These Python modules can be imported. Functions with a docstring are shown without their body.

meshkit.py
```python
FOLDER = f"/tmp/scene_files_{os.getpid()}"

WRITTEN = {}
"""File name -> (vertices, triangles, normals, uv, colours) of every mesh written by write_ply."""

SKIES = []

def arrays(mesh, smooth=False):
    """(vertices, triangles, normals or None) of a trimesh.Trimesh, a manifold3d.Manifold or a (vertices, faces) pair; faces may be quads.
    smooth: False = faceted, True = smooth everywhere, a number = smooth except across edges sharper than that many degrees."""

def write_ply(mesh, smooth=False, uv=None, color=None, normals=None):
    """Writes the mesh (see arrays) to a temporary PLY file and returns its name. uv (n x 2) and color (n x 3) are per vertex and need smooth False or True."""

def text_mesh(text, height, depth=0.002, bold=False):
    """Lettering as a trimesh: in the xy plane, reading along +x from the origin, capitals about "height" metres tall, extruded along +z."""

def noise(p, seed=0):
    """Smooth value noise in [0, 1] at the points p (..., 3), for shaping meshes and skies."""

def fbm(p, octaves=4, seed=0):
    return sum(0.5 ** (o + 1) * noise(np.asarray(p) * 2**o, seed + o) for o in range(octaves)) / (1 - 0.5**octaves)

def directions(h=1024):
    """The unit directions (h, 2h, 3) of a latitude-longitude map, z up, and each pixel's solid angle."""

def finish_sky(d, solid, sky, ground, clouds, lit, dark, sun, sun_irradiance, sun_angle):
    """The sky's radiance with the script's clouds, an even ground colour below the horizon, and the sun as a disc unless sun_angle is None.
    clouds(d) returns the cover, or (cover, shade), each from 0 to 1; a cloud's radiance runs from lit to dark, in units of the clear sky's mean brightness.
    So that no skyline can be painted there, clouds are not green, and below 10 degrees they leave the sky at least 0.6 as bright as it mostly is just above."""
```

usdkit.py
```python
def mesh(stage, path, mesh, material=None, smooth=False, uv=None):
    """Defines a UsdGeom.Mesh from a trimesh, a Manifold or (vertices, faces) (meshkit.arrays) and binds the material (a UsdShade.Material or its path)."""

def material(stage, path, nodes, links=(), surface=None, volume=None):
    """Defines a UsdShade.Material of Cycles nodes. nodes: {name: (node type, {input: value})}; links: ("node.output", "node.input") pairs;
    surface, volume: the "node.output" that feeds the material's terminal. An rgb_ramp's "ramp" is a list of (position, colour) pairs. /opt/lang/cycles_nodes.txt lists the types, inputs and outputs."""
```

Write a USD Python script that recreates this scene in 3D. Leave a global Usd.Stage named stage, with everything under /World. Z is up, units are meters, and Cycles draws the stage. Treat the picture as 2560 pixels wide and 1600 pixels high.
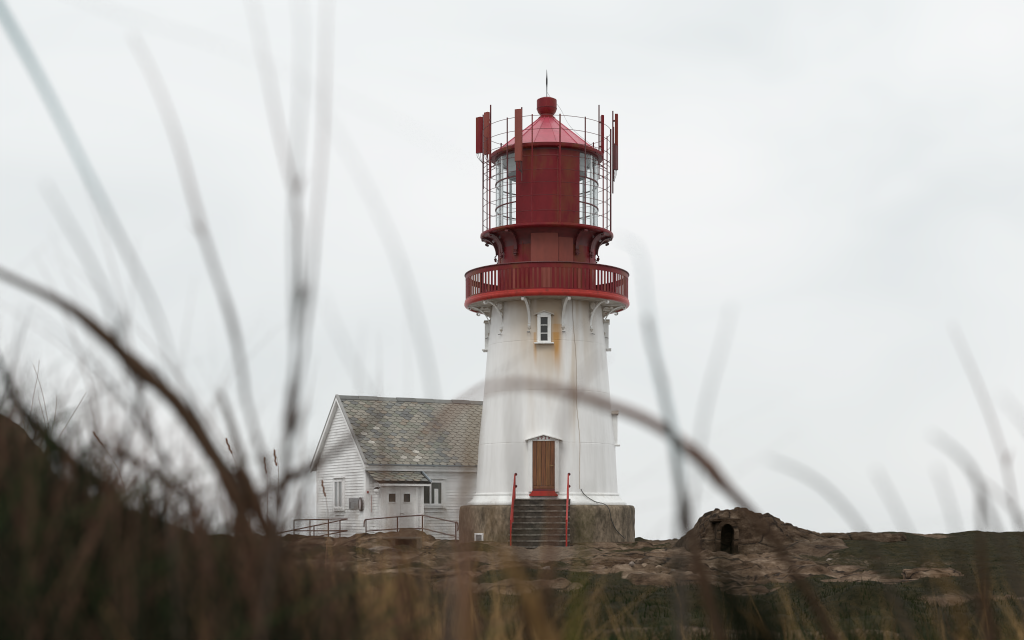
import math, random
import numpy as np, trimesh, shapely, manifold3d
from shapely.geometry import Polygon, Point, box as sbox
import usdkit, meshkit
from pxr import Usd, UsdGeom, UsdLux, UsdShade, Sdf, Gf, Vt

stage = Usd.Stage.CreateInMemory()
UsdGeom.SetStageUpAxis(stage, UsdGeom.Tokens.z)
UsdGeom.SetStageMetersPerUnit(stage, 1.0)
world = UsdGeom.Xform.Define(stage, '/World')
stage.SetDefaultPrim(world.GetPrim())
UsdGeom.Scope.Define(stage, '/World/Looks')
T = Sdf.ValueTypeNames
RNG = np.random.default_rng(7)

# ---------------------------------------------------------------- camera, sky, sun
F, HZ, EYE = 3555.0, 1283.0, 1.06          # focal length in photo pixels, eye-level row, eye height
cam = UsdGeom.Camera.Define(stage, '/World/camera')
cam.AddTranslateOp().Set(Gf.Vec3d(0, 0, EYE)); cam.AddRotateXOp().Set(90.0)
cam.CreateHorizontalApertureAttr(36.0); cam.CreateVerticalApertureAttr(22.5)
cam.CreateFocalLengthAttr(36.0 * F / 2560.0)
cam.CreateVerticalApertureOffsetAttr((HZ - 800.0) * 36.0 / 2560.0)
cam.CreateClippingRangeAttr(Gf.Vec2f(0.05, 5000))
cam.CreateFStopAttr(4.4); cam.CreateFocusDistanceAttr(53.0)
cam.CreateExposureAttr(0.03)

SUN_AZ, SUN_EL = math.radians(200), math.radians(52)
usdkit.material(stage, '/World/Looks/overcast_sky', {
    'sky': ('sky_texture', {'sky_type': 'single_scattering', 'sun_disc': False, 'sun_elevation': SUN_EL, 'sun_rotation': SUN_AZ}),
    'tc': ('texture_coordinate', {}),
    'map': ('mapping', {'scale': (1.0, 1.0, 2.2)}),
    'n': ('noise_texture', {'scale': 3.2, 'detail': 3.0, 'roughness': 0.45, 'distortion': 0.5}),
    'ramp': ('rgb_ramp', {'ramp': [(0.32, (7.2, 7.5, 7.55)), (0.5, (8.0, 8.2, 8.2)), (0.7, (8.6, 8.62, 8.6))]}),
    'sep': ('separate_xyz', {}),
    'zen': ('map_range', {'from_min': -0.02, 'from_max': 0.9, 'to_min': 0.97, 'to_max': 1.32, 'clamp': True}),
    'mul': ('vector_math', {'math_type': 'scale'}),
    'mix': ('mix_color', {'fac': 0.96, 'use_clamp': False}),
    'bg': ('background_shader', {'strength': 0.1}),
}, [('tc.generated', 'map.vector'), ('map.vector', 'n.vector'), ('n.fac', 'ramp.fac'), ('tc.generated', 'sep.vector'), ('sep.z', 'zen.value'),
    ('ramp.color', 'mul.vector1'), ('zen.result', 'mul.scale'), ('sky.color', 'mix.a'), ('mul.vector', 'mix.b'), ('mix.result', 'bg.color')], surface='bg.background')
dome = UsdLux.DomeLight.Define(stage, '/World/sky')
UsdShade.MaterialBindingAPI.Apply(dome.GetPrim()).Bind(UsdShade.Material.Get(stage, '/World/Looks/overcast_sky'))
sun = UsdLux.DistantLight.Define(stage, '/World/sun')
sun.CreateIntensityAttr(0.28); sun.CreateAngleAttr(25.0); sun.CreateColorAttr(Gf.Vec3f(1.0, 0.97, 0.93))
sun.GetPrim().GetAttribute('inputs:normalize').Set(True) if sun.GetPrim().GetAttribute('inputs:normalize') else sun.CreateNormalizeAttr(True)
sun.AddRotateZOp().Set(-math.degrees(SUN_AZ)); sun.AddRotateXOp().Set(math.degrees(SUN_EL) - 90 + 180 - 180)
sun.ClearXformOpOrder()
sd = Gf.Vec3d(math.sin(SUN_AZ) * math.cos(SUN_EL), math.cos(SUN_AZ) * math.cos(SUN_EL), math.sin(SUN_EL))
sun.AddTransformOp().Set(Gf.Matrix4d().SetRotate(Gf.Rotation(Gf.Vec3d(0, 0, 1), sd)))

# ---------------------------------------------------------------- helpers
def P(px, py, Y):
    return np.array([(px - 1280.0) * Y / F, Y, EYE + (HZ - py) * Y / F])

used = {}
def numbered(parent, name):
    k = (parent, name); n = used.get(k, 0); used[k] = n + 1
    return f'{parent}/{name}' if n == 0 else f'{parent}/{name}_{n:03d}'

def tag(o, label=None, cat=None, group=None, kind=None):
    p = o.GetPrim() if hasattr(o, 'GetPrim') else o
    for k, v in (('label', label), ('category', cat), ('group', group), ('kind', kind)):
        if v: p.SetCustomDataByKey(k, v)
    return o

def pathof(parent):
    return '/World' if parent is None else str(parent.GetPath())

def obj(name, mesh, mat, parent=None, smooth=False, label=None):
    m = usdkit.mesh(stage, numbered(pathof(parent), name), mesh, '/World/Looks/' + mat, smooth=smooth)
    if label: tag(m, label)
    return m

def thing(name, label, cat, loc=(0, 0, 0), rotz=0.0, group=None, parent=None):
    x = UsdGeom.Xform.Define(stage, numbered(pathof(parent), name))
    x.AddTranslateOp().Set(Gf.Vec3d(*map(float, loc)))
    if rotz: x.AddRotateZOp().Set(float(rotz))
    return tag(x, label, cat, group)

def part(name, parent, label=None):
    x = UsdGeom.Xform.Define(stage, numbered(pathof(parent), name))
    if label: tag(x, label)
    return x

def cat(*ms):
    ms = [m for m in ms if m is not None]
    return trimesh.util.concatenate([trimesh.Trimesh(np.asarray(m.vertices), np.asarray(m.faces), process=False) for m in ms])

def bx(c, s, rz=0.0, bev=0.0):
    if bev > 0:
        h = np.array(s) / 2 - bev
        pts = []
        for sx in (-1, 1):
            for sy in (-1, 1):
                for sz in (-1, 1):
                    q = np.array([sx, sy, sz]) * h
                    for ax in range(3):
                        e = np.zeros(3); e[ax] = bev * [sx, sy, sz][ax]; pts.append(q + e)
        m = trimesh.convex.convex_hull(np.array(pts))
    else:
        m = trimesh.creation.box(s)
    if rz: m.apply_transform(trimesh.transformations.rotation_matrix(rz, [0, 0, 1]))
    m.apply_translation(c)
    return m

def quads(nu, nv, closed_u=False):
    i, j = np.meshgrid(np.arange(nu if closed_u else nu - 1), np.arange(nv - 1), indexing='ij')
    i2 = (i + 1) % nu
    q = np.stack([i * nv + j, i2 * nv + j, i2 * nv + j + 1, i * nv + j + 1], -1).reshape(-1, 4)
    return np.vstack([q[:, [0, 1, 2]], q[:, [0, 2, 3]]])

def ang(th, r, z):
    th = np.asarray(th, float)
    return np.stack(np.broadcast_arrays(r * np.sin(th), -r * np.cos(th), z), -1)

def revolve(prof, n=96, t0=None, t1=None):
    prof = np.array(prof, float)
    full = t0 is None
    th = np.linspace(0, 2 * np.pi, n, endpoint=False) if full else np.linspace(t0, t1, n)
    v = ang(th[:, None], prof[None, :, 0], prof[None, :, 1]).reshape(-1, 3)
    return trimesh.Trimesh(v, quads(n, len(prof), full), process=False)

def ringbox(r0, r1, z0, z1, n=96, t0=None, t1=None):
    m = revolve([(r0, z0), (r1, z0), (r1, z1), (r0, z1), (r0, z0)], n, t0, t1)
    if t0 is not None:
        k = 5
        last = (n - 1) * k
        f = np.array([[0, 2, 1], [0, 3, 2], [last, last + 1, last + 2], [last, last + 2, last + 3]])
        m = trimesh.Trimesh(m.vertices, np.vstack([m.faces, f]), process=False)
    return m

def tube(pts, r, n=8, caps=True, flat=1.0):
    p = np.asarray(pts, float)
    r = np.broadcast_to(np.asarray(r, float), (len(p),))
    t = np.gradient(p, axis=0); t /= np.linalg.norm(t, axis=1, keepdims=True) + 1e-12
    ref = np.array([0, 0, 1.0]) if abs(t[:, 2]).mean() < 0.8 else np.array([0, 1.0, 0])
    a = np.cross(t, ref); a /= np.linalg.norm(a, axis=1, keepdims=True) + 1e-12
    b = np.cross(t, a)
    w = np.arange(n) * 2 * np.pi / n
    v = p[:, None] + r[:, None, None] * (np.cos(w)[None, :, None] * a[:, None] + flat * np.sin(w)[None, :, None] * b[:, None])
    nv = len(p)
    v2 = v.transpose(1, 0, 2).reshape(-1, 3)
    f = quads(n, nv, True)
    m = trimesh.Trimesh(v2, f, process=False)
    if caps:
        vv = np.vstack([v2, p[0], p[-1]]); c0, c1 = n * nv, n * nv + 1
        e = [[c0, ((k + 1) % n) * nv, k * nv] for k in range(n)] + [[c1, k * nv + nv - 1, ((k + 1) % n) * nv + nv - 1] for k in range(n)]
        m = trimesh.Trimesh(vv, np.vstack([f, e]), process=False)
    return m

def arc(r, z, t0, t1, n):
    return ang(np.linspace(t0, t1, n), r, z)

def hoop(r, z, rad, n=72, k=6):
    w = np.arange(k) * 2 * np.pi / k
    return revolve([(r + rad * math.cos(a), z + rad * math.sin(a)) for a in list(w) + [0.0]], n)

def prism(poly, depth, origin, ex, ey):
    """Extrudes a shapely polygon drawn in the plane ex, ey along ex x ey, centred on the plane."""
    ms = []
    for g in (poly.geoms if hasattr(poly, 'geoms') else [poly]):
        ms.append(trimesh.creation.extrude_polygon(g, depth))
    m = trimesh.util.concatenate(ms)
    ex, ey = np.array(ex, float), np.array(ey, float); ez = np.cross(ex, ey)
    v = m.vertices.copy(); v[:, 2] -= depth / 2
    return trimesh.Trimesh(np.array(origin) + v @ np.stack([ex, ey, ez]), m.faces, process=False)

def turn(m, th):
    """Turns a mesh made at the front (towards -y) to the angle th (to the right is positive)."""
    m = m.copy(); m.apply_transform(trimesh.transformations.rotation_matrix(th, [0, 0, 1])); return m

def fbm(p, scale, oct_=4):
    p = np.asarray(p, float) * scale
    return sum((2 * np.asarray(meshkit.noise(p * 2 ** k + 17.3 * k)) - 1) * 0.5 ** k for k in range(oct_))

def rad(d): return math.radians(d)

# ---------------------------------------------------------------- materials
def paint(name, col, rough=0.5, var=0.12, scale=3.0, dirt=None, dscale=1.5, bump=0.0, bscale=40.0, spec=0.5, stretch=(1, 1, 1), metallic=0.0, dlo=0.5, dhi=0.7):
    c = np.array(col, float)
    nodes = {'g': ('geometry', {}), 'mp': ('mapping', {'scale': stretch}), 'n': ('noise_texture', {'scale': scale, 'detail': 6.0, 'roughness': 0.6}),
             'r': ('rgb_ramp', {'ramp': [(0.3, tuple(c * (1 - var))), (0.7, tuple(np.minimum(c * (1 + var), 0.95)))]}),
             'p': ('principled_bsdf', {'roughness': rough, 'specular_ior_level': spec, 'metallic': metallic})}
    links = [('g.position', 'mp.vector'), ('mp.vector', 'n.vector'), ('n.fac', 'r.fac')]
    out = 'r.color'
    if dirt is not None:
        nodes['n2'] = ('noise_texture', {'scale': dscale, 'detail': 8.0, 'roughness': 0.65})
        nodes['r2'] = ('rgb_ramp', {'ramp': [(dlo, (0, 0, 0)), (dhi, (1, 1, 1))]})
        nodes['mx'] = ('mix_color', {'b': dirt})
        links += [('mp.vector', 'n2.vector'), ('n2.fac', 'r2.fac'), ('r2.color', 'mx.fac'), (out, 'mx.a')]
        out = 'mx.result'
    links.append((out, 'p.base_color'))
    if bump:
        nodes['n3'] = ('noise_texture', {'scale': bscale, 'detail': 5.0, 'roughness': 0.6})
        nodes['b'] = ('bump', {'strength': bump, 'distance': 0.02})
        links += [('g.position', 'n3.vector'), ('n3.fac', 'b.height'), ('b.normal', 'p.normal')]
    return usdkit.material(stage, '/World/Looks/' + name, nodes, links, surface='p.BSDF')

usdkit.material(stage, '/World/Looks/white_iron', {
    'a': ('attribute', {'attribute': 'stain'}), 'sc': ('separate_color', {}),
    'g': ('geometry', {}), 'mp': ('mapping', {'scale': (3.0, 3.0, 0.35)}), 'n': ('noise_texture', {'scale': 1.6, 'detail': 8.0, 'roughness': 0.65}),
    'r': ('rgb_ramp', {'ramp': [(0.3, (0.69, 0.682, 0.665)), (0.5, (0.74, 0.735, 0.72)), (0.75, (0.79, 0.785, 0.775))]}),
    'm1': ('mix_color', {'b': (0.50, 0.41, 0.31)}), 'm2': ('mix_color', {'b': (0.47, 0.25, 0.075)}), 'm3': ('mix_color', {'b': (0.22, 0.19, 0.15)}),
    'n3': ('noise_texture', {'scale': 9.0, 'detail': 5.0}), 'b': ('bump', {'strength': 0.25, 'distance': 0.015}),
    'p': ('principled_bsdf', {'roughness': 0.45, 'specular_ior_level': 0.4}),
}, [('a.color', 'sc.color'), ('g.position', 'mp.vector'), ('mp.vector', 'n.vector'), ('n.fac', 'r.fac'), ('r.color', 'm1.a'), ('sc.r', 'm1.fac'),
    ('m1.result', 'm2.a'), ('sc.g', 'm2.fac'), ('m2.result', 'm3.a'), ('sc.b', 'm3.fac'), ('m3.result', 'p.base_color'), ('g.position', 'n3.vector'), ('n3.fac', 'b.height'), ('b.normal', 'p.normal')], surface='p.BSDF')
paint('white_trim', (0.74, 0.74, 0.72), 0.45, 0.06, 4.0, dirt=(0.5, 0.45, 0.38), dscale=3.0, stretch=(2, 2, 0.6), dlo=0.55, dhi=0.9)
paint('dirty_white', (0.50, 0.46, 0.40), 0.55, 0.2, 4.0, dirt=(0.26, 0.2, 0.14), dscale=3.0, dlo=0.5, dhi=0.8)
paint('red_paint', (0.150, 0.009, 0.013), 0.45, 0.2, 2.2, dirt=(0.135, 0.034, 0.014), dscale=1.1, stretch=(1, 1, 0.4), bump=0.06, bscale=25, dlo=0.48, dhi=0.62, spec=0.2)
paint('red_orange', (0.18, 0.030, 0.016), 0.6, 0.15, 3.0, dirt=(0.2, 0.035, 0.024), dscale=1.2, stretch=(1, 1, 0.3))
paint('red_roof', (0.36, 0.048, 0.075), 0.32, 0.14, 3.0, dirt=(0.44, 0.10, 0.135), dscale=1.2, spec=0.9, bump=0.05, bscale=6)
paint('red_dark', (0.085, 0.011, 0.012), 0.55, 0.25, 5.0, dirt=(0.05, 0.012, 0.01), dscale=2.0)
paint('red_rail', (0.34, 0.032, 0.024), 0.35, 0.12, 6.0, dirt=(0.16, 0.03, 0.02), dscale=4.0, dlo=0.55, dhi=0.75, spec=0.25)
paint('black_metal', (0.03, 0.03, 0.03), 0.5, 0.2)
paint('cable_black', (0.035, 0.032, 0.03), 0.6, 0.2)
paint('cable_rust', (0.36, 0.27, 0.19), 0.6, 0.3, 6.0)
paint('inner_grey', (0.34, 0.35, 0.35), 0.6, 0.1)
paint('mullion_grey', (0.62, 0.65, 0.65), 0.5, 0.1)
paint('concrete', (0.195, 0.152, 0.108), 0.9, 0.55, 7.0, dirt=(0.052, 0.041, 0.028), dscale=1.3, bump=0.8, bscale=16, stretch=(1.3, 1.3, 0.75), dlo=0.42, dhi=0.68, spec=0.25)
paint('stair_concrete', (0.082, 0.066, 0.052), 0.9, 0.5, 6.0, dirt=(0.028, 0.024, 0.02), dscale=2.2, bump=0.6, bscale=25, dlo=0.4, dhi=0.65, spec=0.25)
paint('stair_edge', (0.17, 0.15, 0.125), 0.9, 0.4, 9.0, dirt=(0.07, 0.06, 0.05), dscale=5, dlo=0.42, dhi=0.6)
paint('door_wood', (0.15, 0.054, 0.018), 0.42, 0.45, 2.2, dirt=(0.055, 0.021, 0.01), dscale=1.4, stretch=(12, 12, 0.7), dlo=0.45, dhi=0.8)
paint('door_wood_light', (0.17, 0.072, 0.022), 0.42, 0.4, 2.2, dirt=(0.08, 0.032, 0.012), dscale=1.4, stretch=(12, 12, 0.7), dlo=0.45, dhi=0.8)
paint('brass', (0.45, 0.33, 0.16), 0.35, 0.1, metallic=0.8)
paint('digit_red', (0.20, 0.012, 0.02), 0.5, 0.05)
paint('siding', (0.80, 0.795, 0.785), 0.5, 0.05, 2.0, dirt=(0.46, 0.44, 0.41), dscale=1.4, stretch=(1, 1, 2.5), dlo=0.55, dhi=0.95)
paint('siding_b', (0.77, 0.765, 0.755), 0.5, 0.05, 2.0, dirt=(0.42, 0.40, 0.37), dscale=1.4, stretch=(1, 1, 2.5), dlo=0.5, dhi=0.95)
paint('house_trim', (0.81, 0.805, 0.795), 0.45, 0.05, 3.0)
paint('barge_grey', (0.26, 0.255, 0.245), 0.55, 0.12, 4.0)
paint('zinc', (0.30, 0.335, 0.36), 0.4, 0.1, 3.0, metallic=0.3)
paint('roof_under', (0.035, 0.033, 0.03), 0.9, 0.2)
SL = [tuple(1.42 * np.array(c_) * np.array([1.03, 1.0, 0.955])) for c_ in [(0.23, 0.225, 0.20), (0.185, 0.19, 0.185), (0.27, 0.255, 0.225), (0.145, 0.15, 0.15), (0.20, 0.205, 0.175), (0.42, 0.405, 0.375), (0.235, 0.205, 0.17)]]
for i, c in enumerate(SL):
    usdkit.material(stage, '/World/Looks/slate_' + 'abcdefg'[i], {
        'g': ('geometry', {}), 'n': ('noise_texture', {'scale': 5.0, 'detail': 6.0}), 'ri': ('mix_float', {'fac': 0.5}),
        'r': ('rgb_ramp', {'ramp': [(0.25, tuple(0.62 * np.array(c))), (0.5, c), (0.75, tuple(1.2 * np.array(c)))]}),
        'a': ('attribute', {'attribute': 'rim'}), 'm': ('mix_color', {'b': (0.045, 0.042, 0.035)}), 'p': ('principled_bsdf', {'roughness': 0.7, 'specular_ior_level': 0.3})},  # dark rim colour paints in the shadow gaps round each slate
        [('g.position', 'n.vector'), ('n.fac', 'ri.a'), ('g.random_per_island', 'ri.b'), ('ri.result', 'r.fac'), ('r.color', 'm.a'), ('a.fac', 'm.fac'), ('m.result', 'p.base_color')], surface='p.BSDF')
paint('pane_dark', (0.022, 0.022, 0.02), 0.06, 0.3, 2.0)
paint('pane_curtain', (0.25, 0.265, 0.265), 0.12, 0.12, 3.0, stretch=(9, 9, 0.3))
paint('pane_olive', (0.045, 0.044, 0.034), 0.08, 0.3, 2.0)
paint('rail_brown', (0.075, 0.034, 0.026), 0.5, 0.25, 6.0)
paint('board_grey', (0.26, 0.26, 0.262), 0.6, 0.2, 12.0)
paint('board_print', (0.12, 0.12, 0.12), 0.6, 0.1)
paint('sign_rim', (0.07, 0.05, 0.05), 0.5, 0.1)
paint('sign_face', (0.46, 0.42, 0.42), 0.5, 0.08)
paint('thermo_red', (0.36, 0.12, 0.10), 0.5, 0.1)
paint('lamp_globe', (0.75, 0.75, 0.74), 0.25, 0.03)
paint('rock', (0.135, 0.102, 0.078), 0.9, 0.55, 3.5, dirt=(0.042, 0.034, 0.026), dscale=1.6, bump=1.0, bscale=9, spec=0.2, dlo=0.46, dhi=0.6)
paint('rock_pale', (0.19, 0.155, 0.13), 0.9, 0.5, 5.0, dirt=(0.07, 0.055, 0.042), dscale=3.5, bump=1.0, bscale=9, spec=0.25)
paint('portal_concrete', (0.115, 0.092, 0.07), 0.9, 0.3, 3.0, dirt=(0.06, 0.05, 0.04), dscale=2.0, bump=0.5, bscale=15, spec=0.2)
usdkit.material(stage, '/World/Looks/glass', {
    'lw': ('layer_weight', {'blend': 0.5}), 'pw': ('math', {'math_type': 'power', 'value2': 4.0}), 'f': ('math', {'math_type': 'multiply_add', 'value2': 0.5, 'value3': 0.09}), 't': ('transparent_bsdf', {'color': (0.945, 0.965, 0.97)}), 'gl': ('glossy_bsdf', {'color': (0.9, 0.95, 0.95), 'roughness': 0.03}), 'm': ('mix_closure', {})},
    [('lw.facing', 'pw.value1'), ('pw.value', 'f.value1'), ('f.value', 'm.fac'), ('t.BSDF', 'm.closure1'), ('gl.BSDF', 'm.closure2')], surface='m.closure')

def leafy(name, c0, c1, scale=3.0, trans=0.35, isl=0.55):
    usdkit.material(stage, '/World/Looks/' + name, {
        'ab': ('attribute', {'attribute': 'root'}), 'mb': ('mix_color', {'b': (0.088, 0.055, 0.034)}), 'g': ('geometry', {}), 'n': ('noise_texture', {'scale': scale, 'detail': 3.0}), 'w': ('mix_float', {'fac': isl}),
        'r': ('rgb_ramp', {'ramp': [(0.25, c0), (0.75, c1)]}),
        'd': ('principled_bsdf', {'roughness': 0.7, 'specular_ior_level': 0.05}), 't': ('translucent_bsdf', {}), 'm': ('mix_closure', {'fac': trans})},
        [('g.position', 'n.vector'), ('n.fac', 'w.a'), ('g.random_per_island', 'w.b'), ('w.result', 'r.fac'), ('r.color', 'mb.a'), ('ab.fac', 'mb.fac'), ('mb.result', 'd.base_color'), ('mb.result', 't.color'), ('d.BSDF', 'm.closure1'), ('t.BSDF', 'm.closure2')], surface='m.closure')
leafy('grass_green', (0.030, 0.042, 0.018), (0.085, 0.085, 0.035))
leafy('grass_dry', (0.055, 0.034, 0.017), (0.14, 0.09, 0.045))
leafy('grass_mixed', (0.010, 0.017, 0.005), (0.046, 0.032, 0.016), 0.75, 0.25, 0.35)
leafy('stem_brown', (0.27, 0.145, 0.095), (0.42, 0.26, 0.18), 12.0, 0.45)
leafy('stem_mauve', (0.42, 0.29, 0.245), (0.60, 0.46, 0.40), 12.0, 0.45)
leafy('blade_teal', (0.28, 0.45, 0.48), (0.38, 0.56, 0.59), 9.0, 0.5)
leafy('stem_dark', (0.12, 0.064, 0.048), (0.22, 0.13, 0.10), 12.0, 0.12)
leafy('bank_green', (0.030, 0.048, 0.016), (0.085, 0.105, 0.042), 4.0, 0.3)
leafy('twig_brown', (0.13, 0.070, 0.047), (0.25, 0.145, 0.098), 8.0, 0.4)
leafy('bank_straw', (0.026, 0.017, 0.011), (0.085, 0.052, 0.032), 4.0, 0.25)
leafy('blade_grey', (0.36, 0.38, 0.37), (0.50, 0.51, 0.50), 9.0, 0.5)
leafy('blade_dark', (0.012, 0.014, 0.007), (0.032, 0.031, 0.015), 9.0, 0.15)
leafy('blade_amber', (0.32, 0.195, 0.085), (0.48, 0.31, 0.145), 6.0, 0.3)
leafy('blade_olive', (0.20, 0.185, 0.045), (0.31, 0.285, 0.075), 6.0, 0.3)

def rock_ground(name, k):
    usdkit.material(stage, '/World/Looks/' + name, {
        'a': ('attribute', {'attribute': 'cover'}), 'sc': ('separate_color', {}), 'g': ('geometry', {}),
        'mp': ('mapping', {'scale': (1.0, 1.0, 2.2)}),
        'n': ('noise_texture', {'scale': 1.1, 'detail': 11.0, 'roughness': 0.74}),
        'r': ('rgb_ramp', {'ramp': [(a_, tuple(k * np.array(c_))) for a_, c_ in [(0.36, (0.032, 0.022, 0.015)), (0.46, (0.095, 0.066, 0.047)), (0.55, (0.175, 0.130, 0.098)), (0.66, (0.32, 0.26, 0.21))]]}),
        'ck': ('mix_color', {'a': (0.018, 0.014, 0.011)}), 'mh': ('map_range', {'from_min': 0.0, 'from_max': 0.035, 'clamp': True}),
        'nd': ('noise_texture', {'scale': 6.0, 'detail': 8.0, 'roughness': 0.7}),
        'rd': ('rgb_ramp', {'ramp': [(0.35, (0.010, 0.011, 0.004)), (0.65, (0.040, 0.031, 0.013))]}),
        'ra': ('rgb_ramp', {'ramp': [(0.35, (0.085, 0.060, 0.042)), (0.65, (0.20, 0.15, 0.11))]}),
        'm1': ('mix_color', {}), 'm2': ('mix_color', {}),
        'add': ('math', {'math_type': 'add'}), 'sub': ('math', {'math_type': 'subtract', 'value2': 0.5}), 'mr': ('map_range', {'from_min': 0.35, 'from_max': 0.65, 'clamp': True}),
        'v': ('voronoi_texture', {'feature': 'distance_to_edge', 'scale': 1.1}), 'mpv': ('mapping', {'scale': (0.6, 1.1, 1.6)}),
        'nw': ('noise_texture', {'scale': 1.3, 'detail': 4.0}), 'wv': ('mix_vector', {'fac': 0.35}),
        'vr': ('map_range', {'from_min': 0.0, 'from_max': 0.07, 'clamp': True}),
        'nb': ('noise_texture', {'scale': 7.0, 'detail': 9.0, 'roughness': 0.7}),
        'hb': ('math', {'math_type': 'multiply_add', 'value2': 0.35}),
        'b': ('bump', {'strength': 1.0, 'distance': 0.10}),
        'p': ('principled_bsdf', {'roughness': 0.95, 'specular_ior_level': 0.1})},
        [('a.color', 'sc.color'), ('g.position', 'mp.vector'), ('mp.vector', 'n.vector'), ('n.fac', 'r.fac'), ('g.position', 'nd.vector'), ('nd.fac', 'rd.fac'), ('nd.fac', 'ra.fac'),
         ('v.distance', 'mh.value'), ('mh.result', 'ck.fac'), ('r.color', 'ck.b'), ('sc.g', 'm2.fac'), ('ck.result', 'm2.a'), ('ra.color', 'm2.b'),
         ('nd.fac', 'sub.value1'), ('sc.r', 'add.value1'), ('sub.value', 'add.value2'), ('add.value', 'mr.value'), ('mr.result', 'm1.fac'), ('m2.result', 'm1.a'), ('rd.color', 'm1.b'), ('m1.result', 'p.base_color'),
         ('g.position', 'nw.vector'), ('g.position', 'mpv.vector'), ('mpv.vector', 'wv.a'), ('nw.color', 'wv.b'), ('wv.result', 'v.vector'), ('v.distance', 'vr.value'),
         ('g.position', 'nb.vector'), ('vr.result', 'hb.value1'), ('nb.fac', 'hb.value3'), ('hb.value', 'b.height'), ('b.normal', 'p.normal')], surface='p.BSDF')
WARM = np.array([1.06, 0.97, 0.86])
rock_ground('ground', 0.84 * WARM)
rock_ground('bunker_rock', 0.52 * WARM)
rock_ground('ledge_rock', 1.2 * WARM)

# ---------------------------------------------------------------- ground
TX, TY = (1367 - 1280) / F * 54.7, 54.7        # axis of the tower
HX, HY, HROT = -0.1027 * 58, 58.0, 28.0        # near corner of the house
DRX, DRY, DRZ = P(1016, 1368, 45.9)
YP = np.array([-3, 0, 2, 4, 6, 10, 15, 20, 25, 30, 35, 40, 45, 49, 52, 60, 67, 72, 90, 140])
ZP = np.array([.45, .55, .56, .54, .46, .20, -.05, -.19, -.25, -.27, -.29, -.26, -.22, -.12, .0, -.20, -.45, -2.0, -12, -40])
LX = np.array([-30, -12, -6.5, -4.9, -4.68, -4.5, -4.4, -4.25, -3.9, -3.4, -2.8, -2.1, -1.4, 0.2])
LZ = np.array([2.6, 2.5, 2.25, 2.12, 2.05, 1.85, 1.68, 1.45, 1.14, .90, .72, .60, .35, .0])
NX = np.array([-2.0, -0.9, -.43, -.29, -.162, -.095, 0.0, 0.1, 0.25])
NZ = np.array([.72, .66, .56, .46, .39, .33, .16, .04, .0])
def sstep(a, b, x):
    t = np.clip((x - a) / (b - a), 0, 1); return t * t * (3 - 2 * t)
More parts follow.
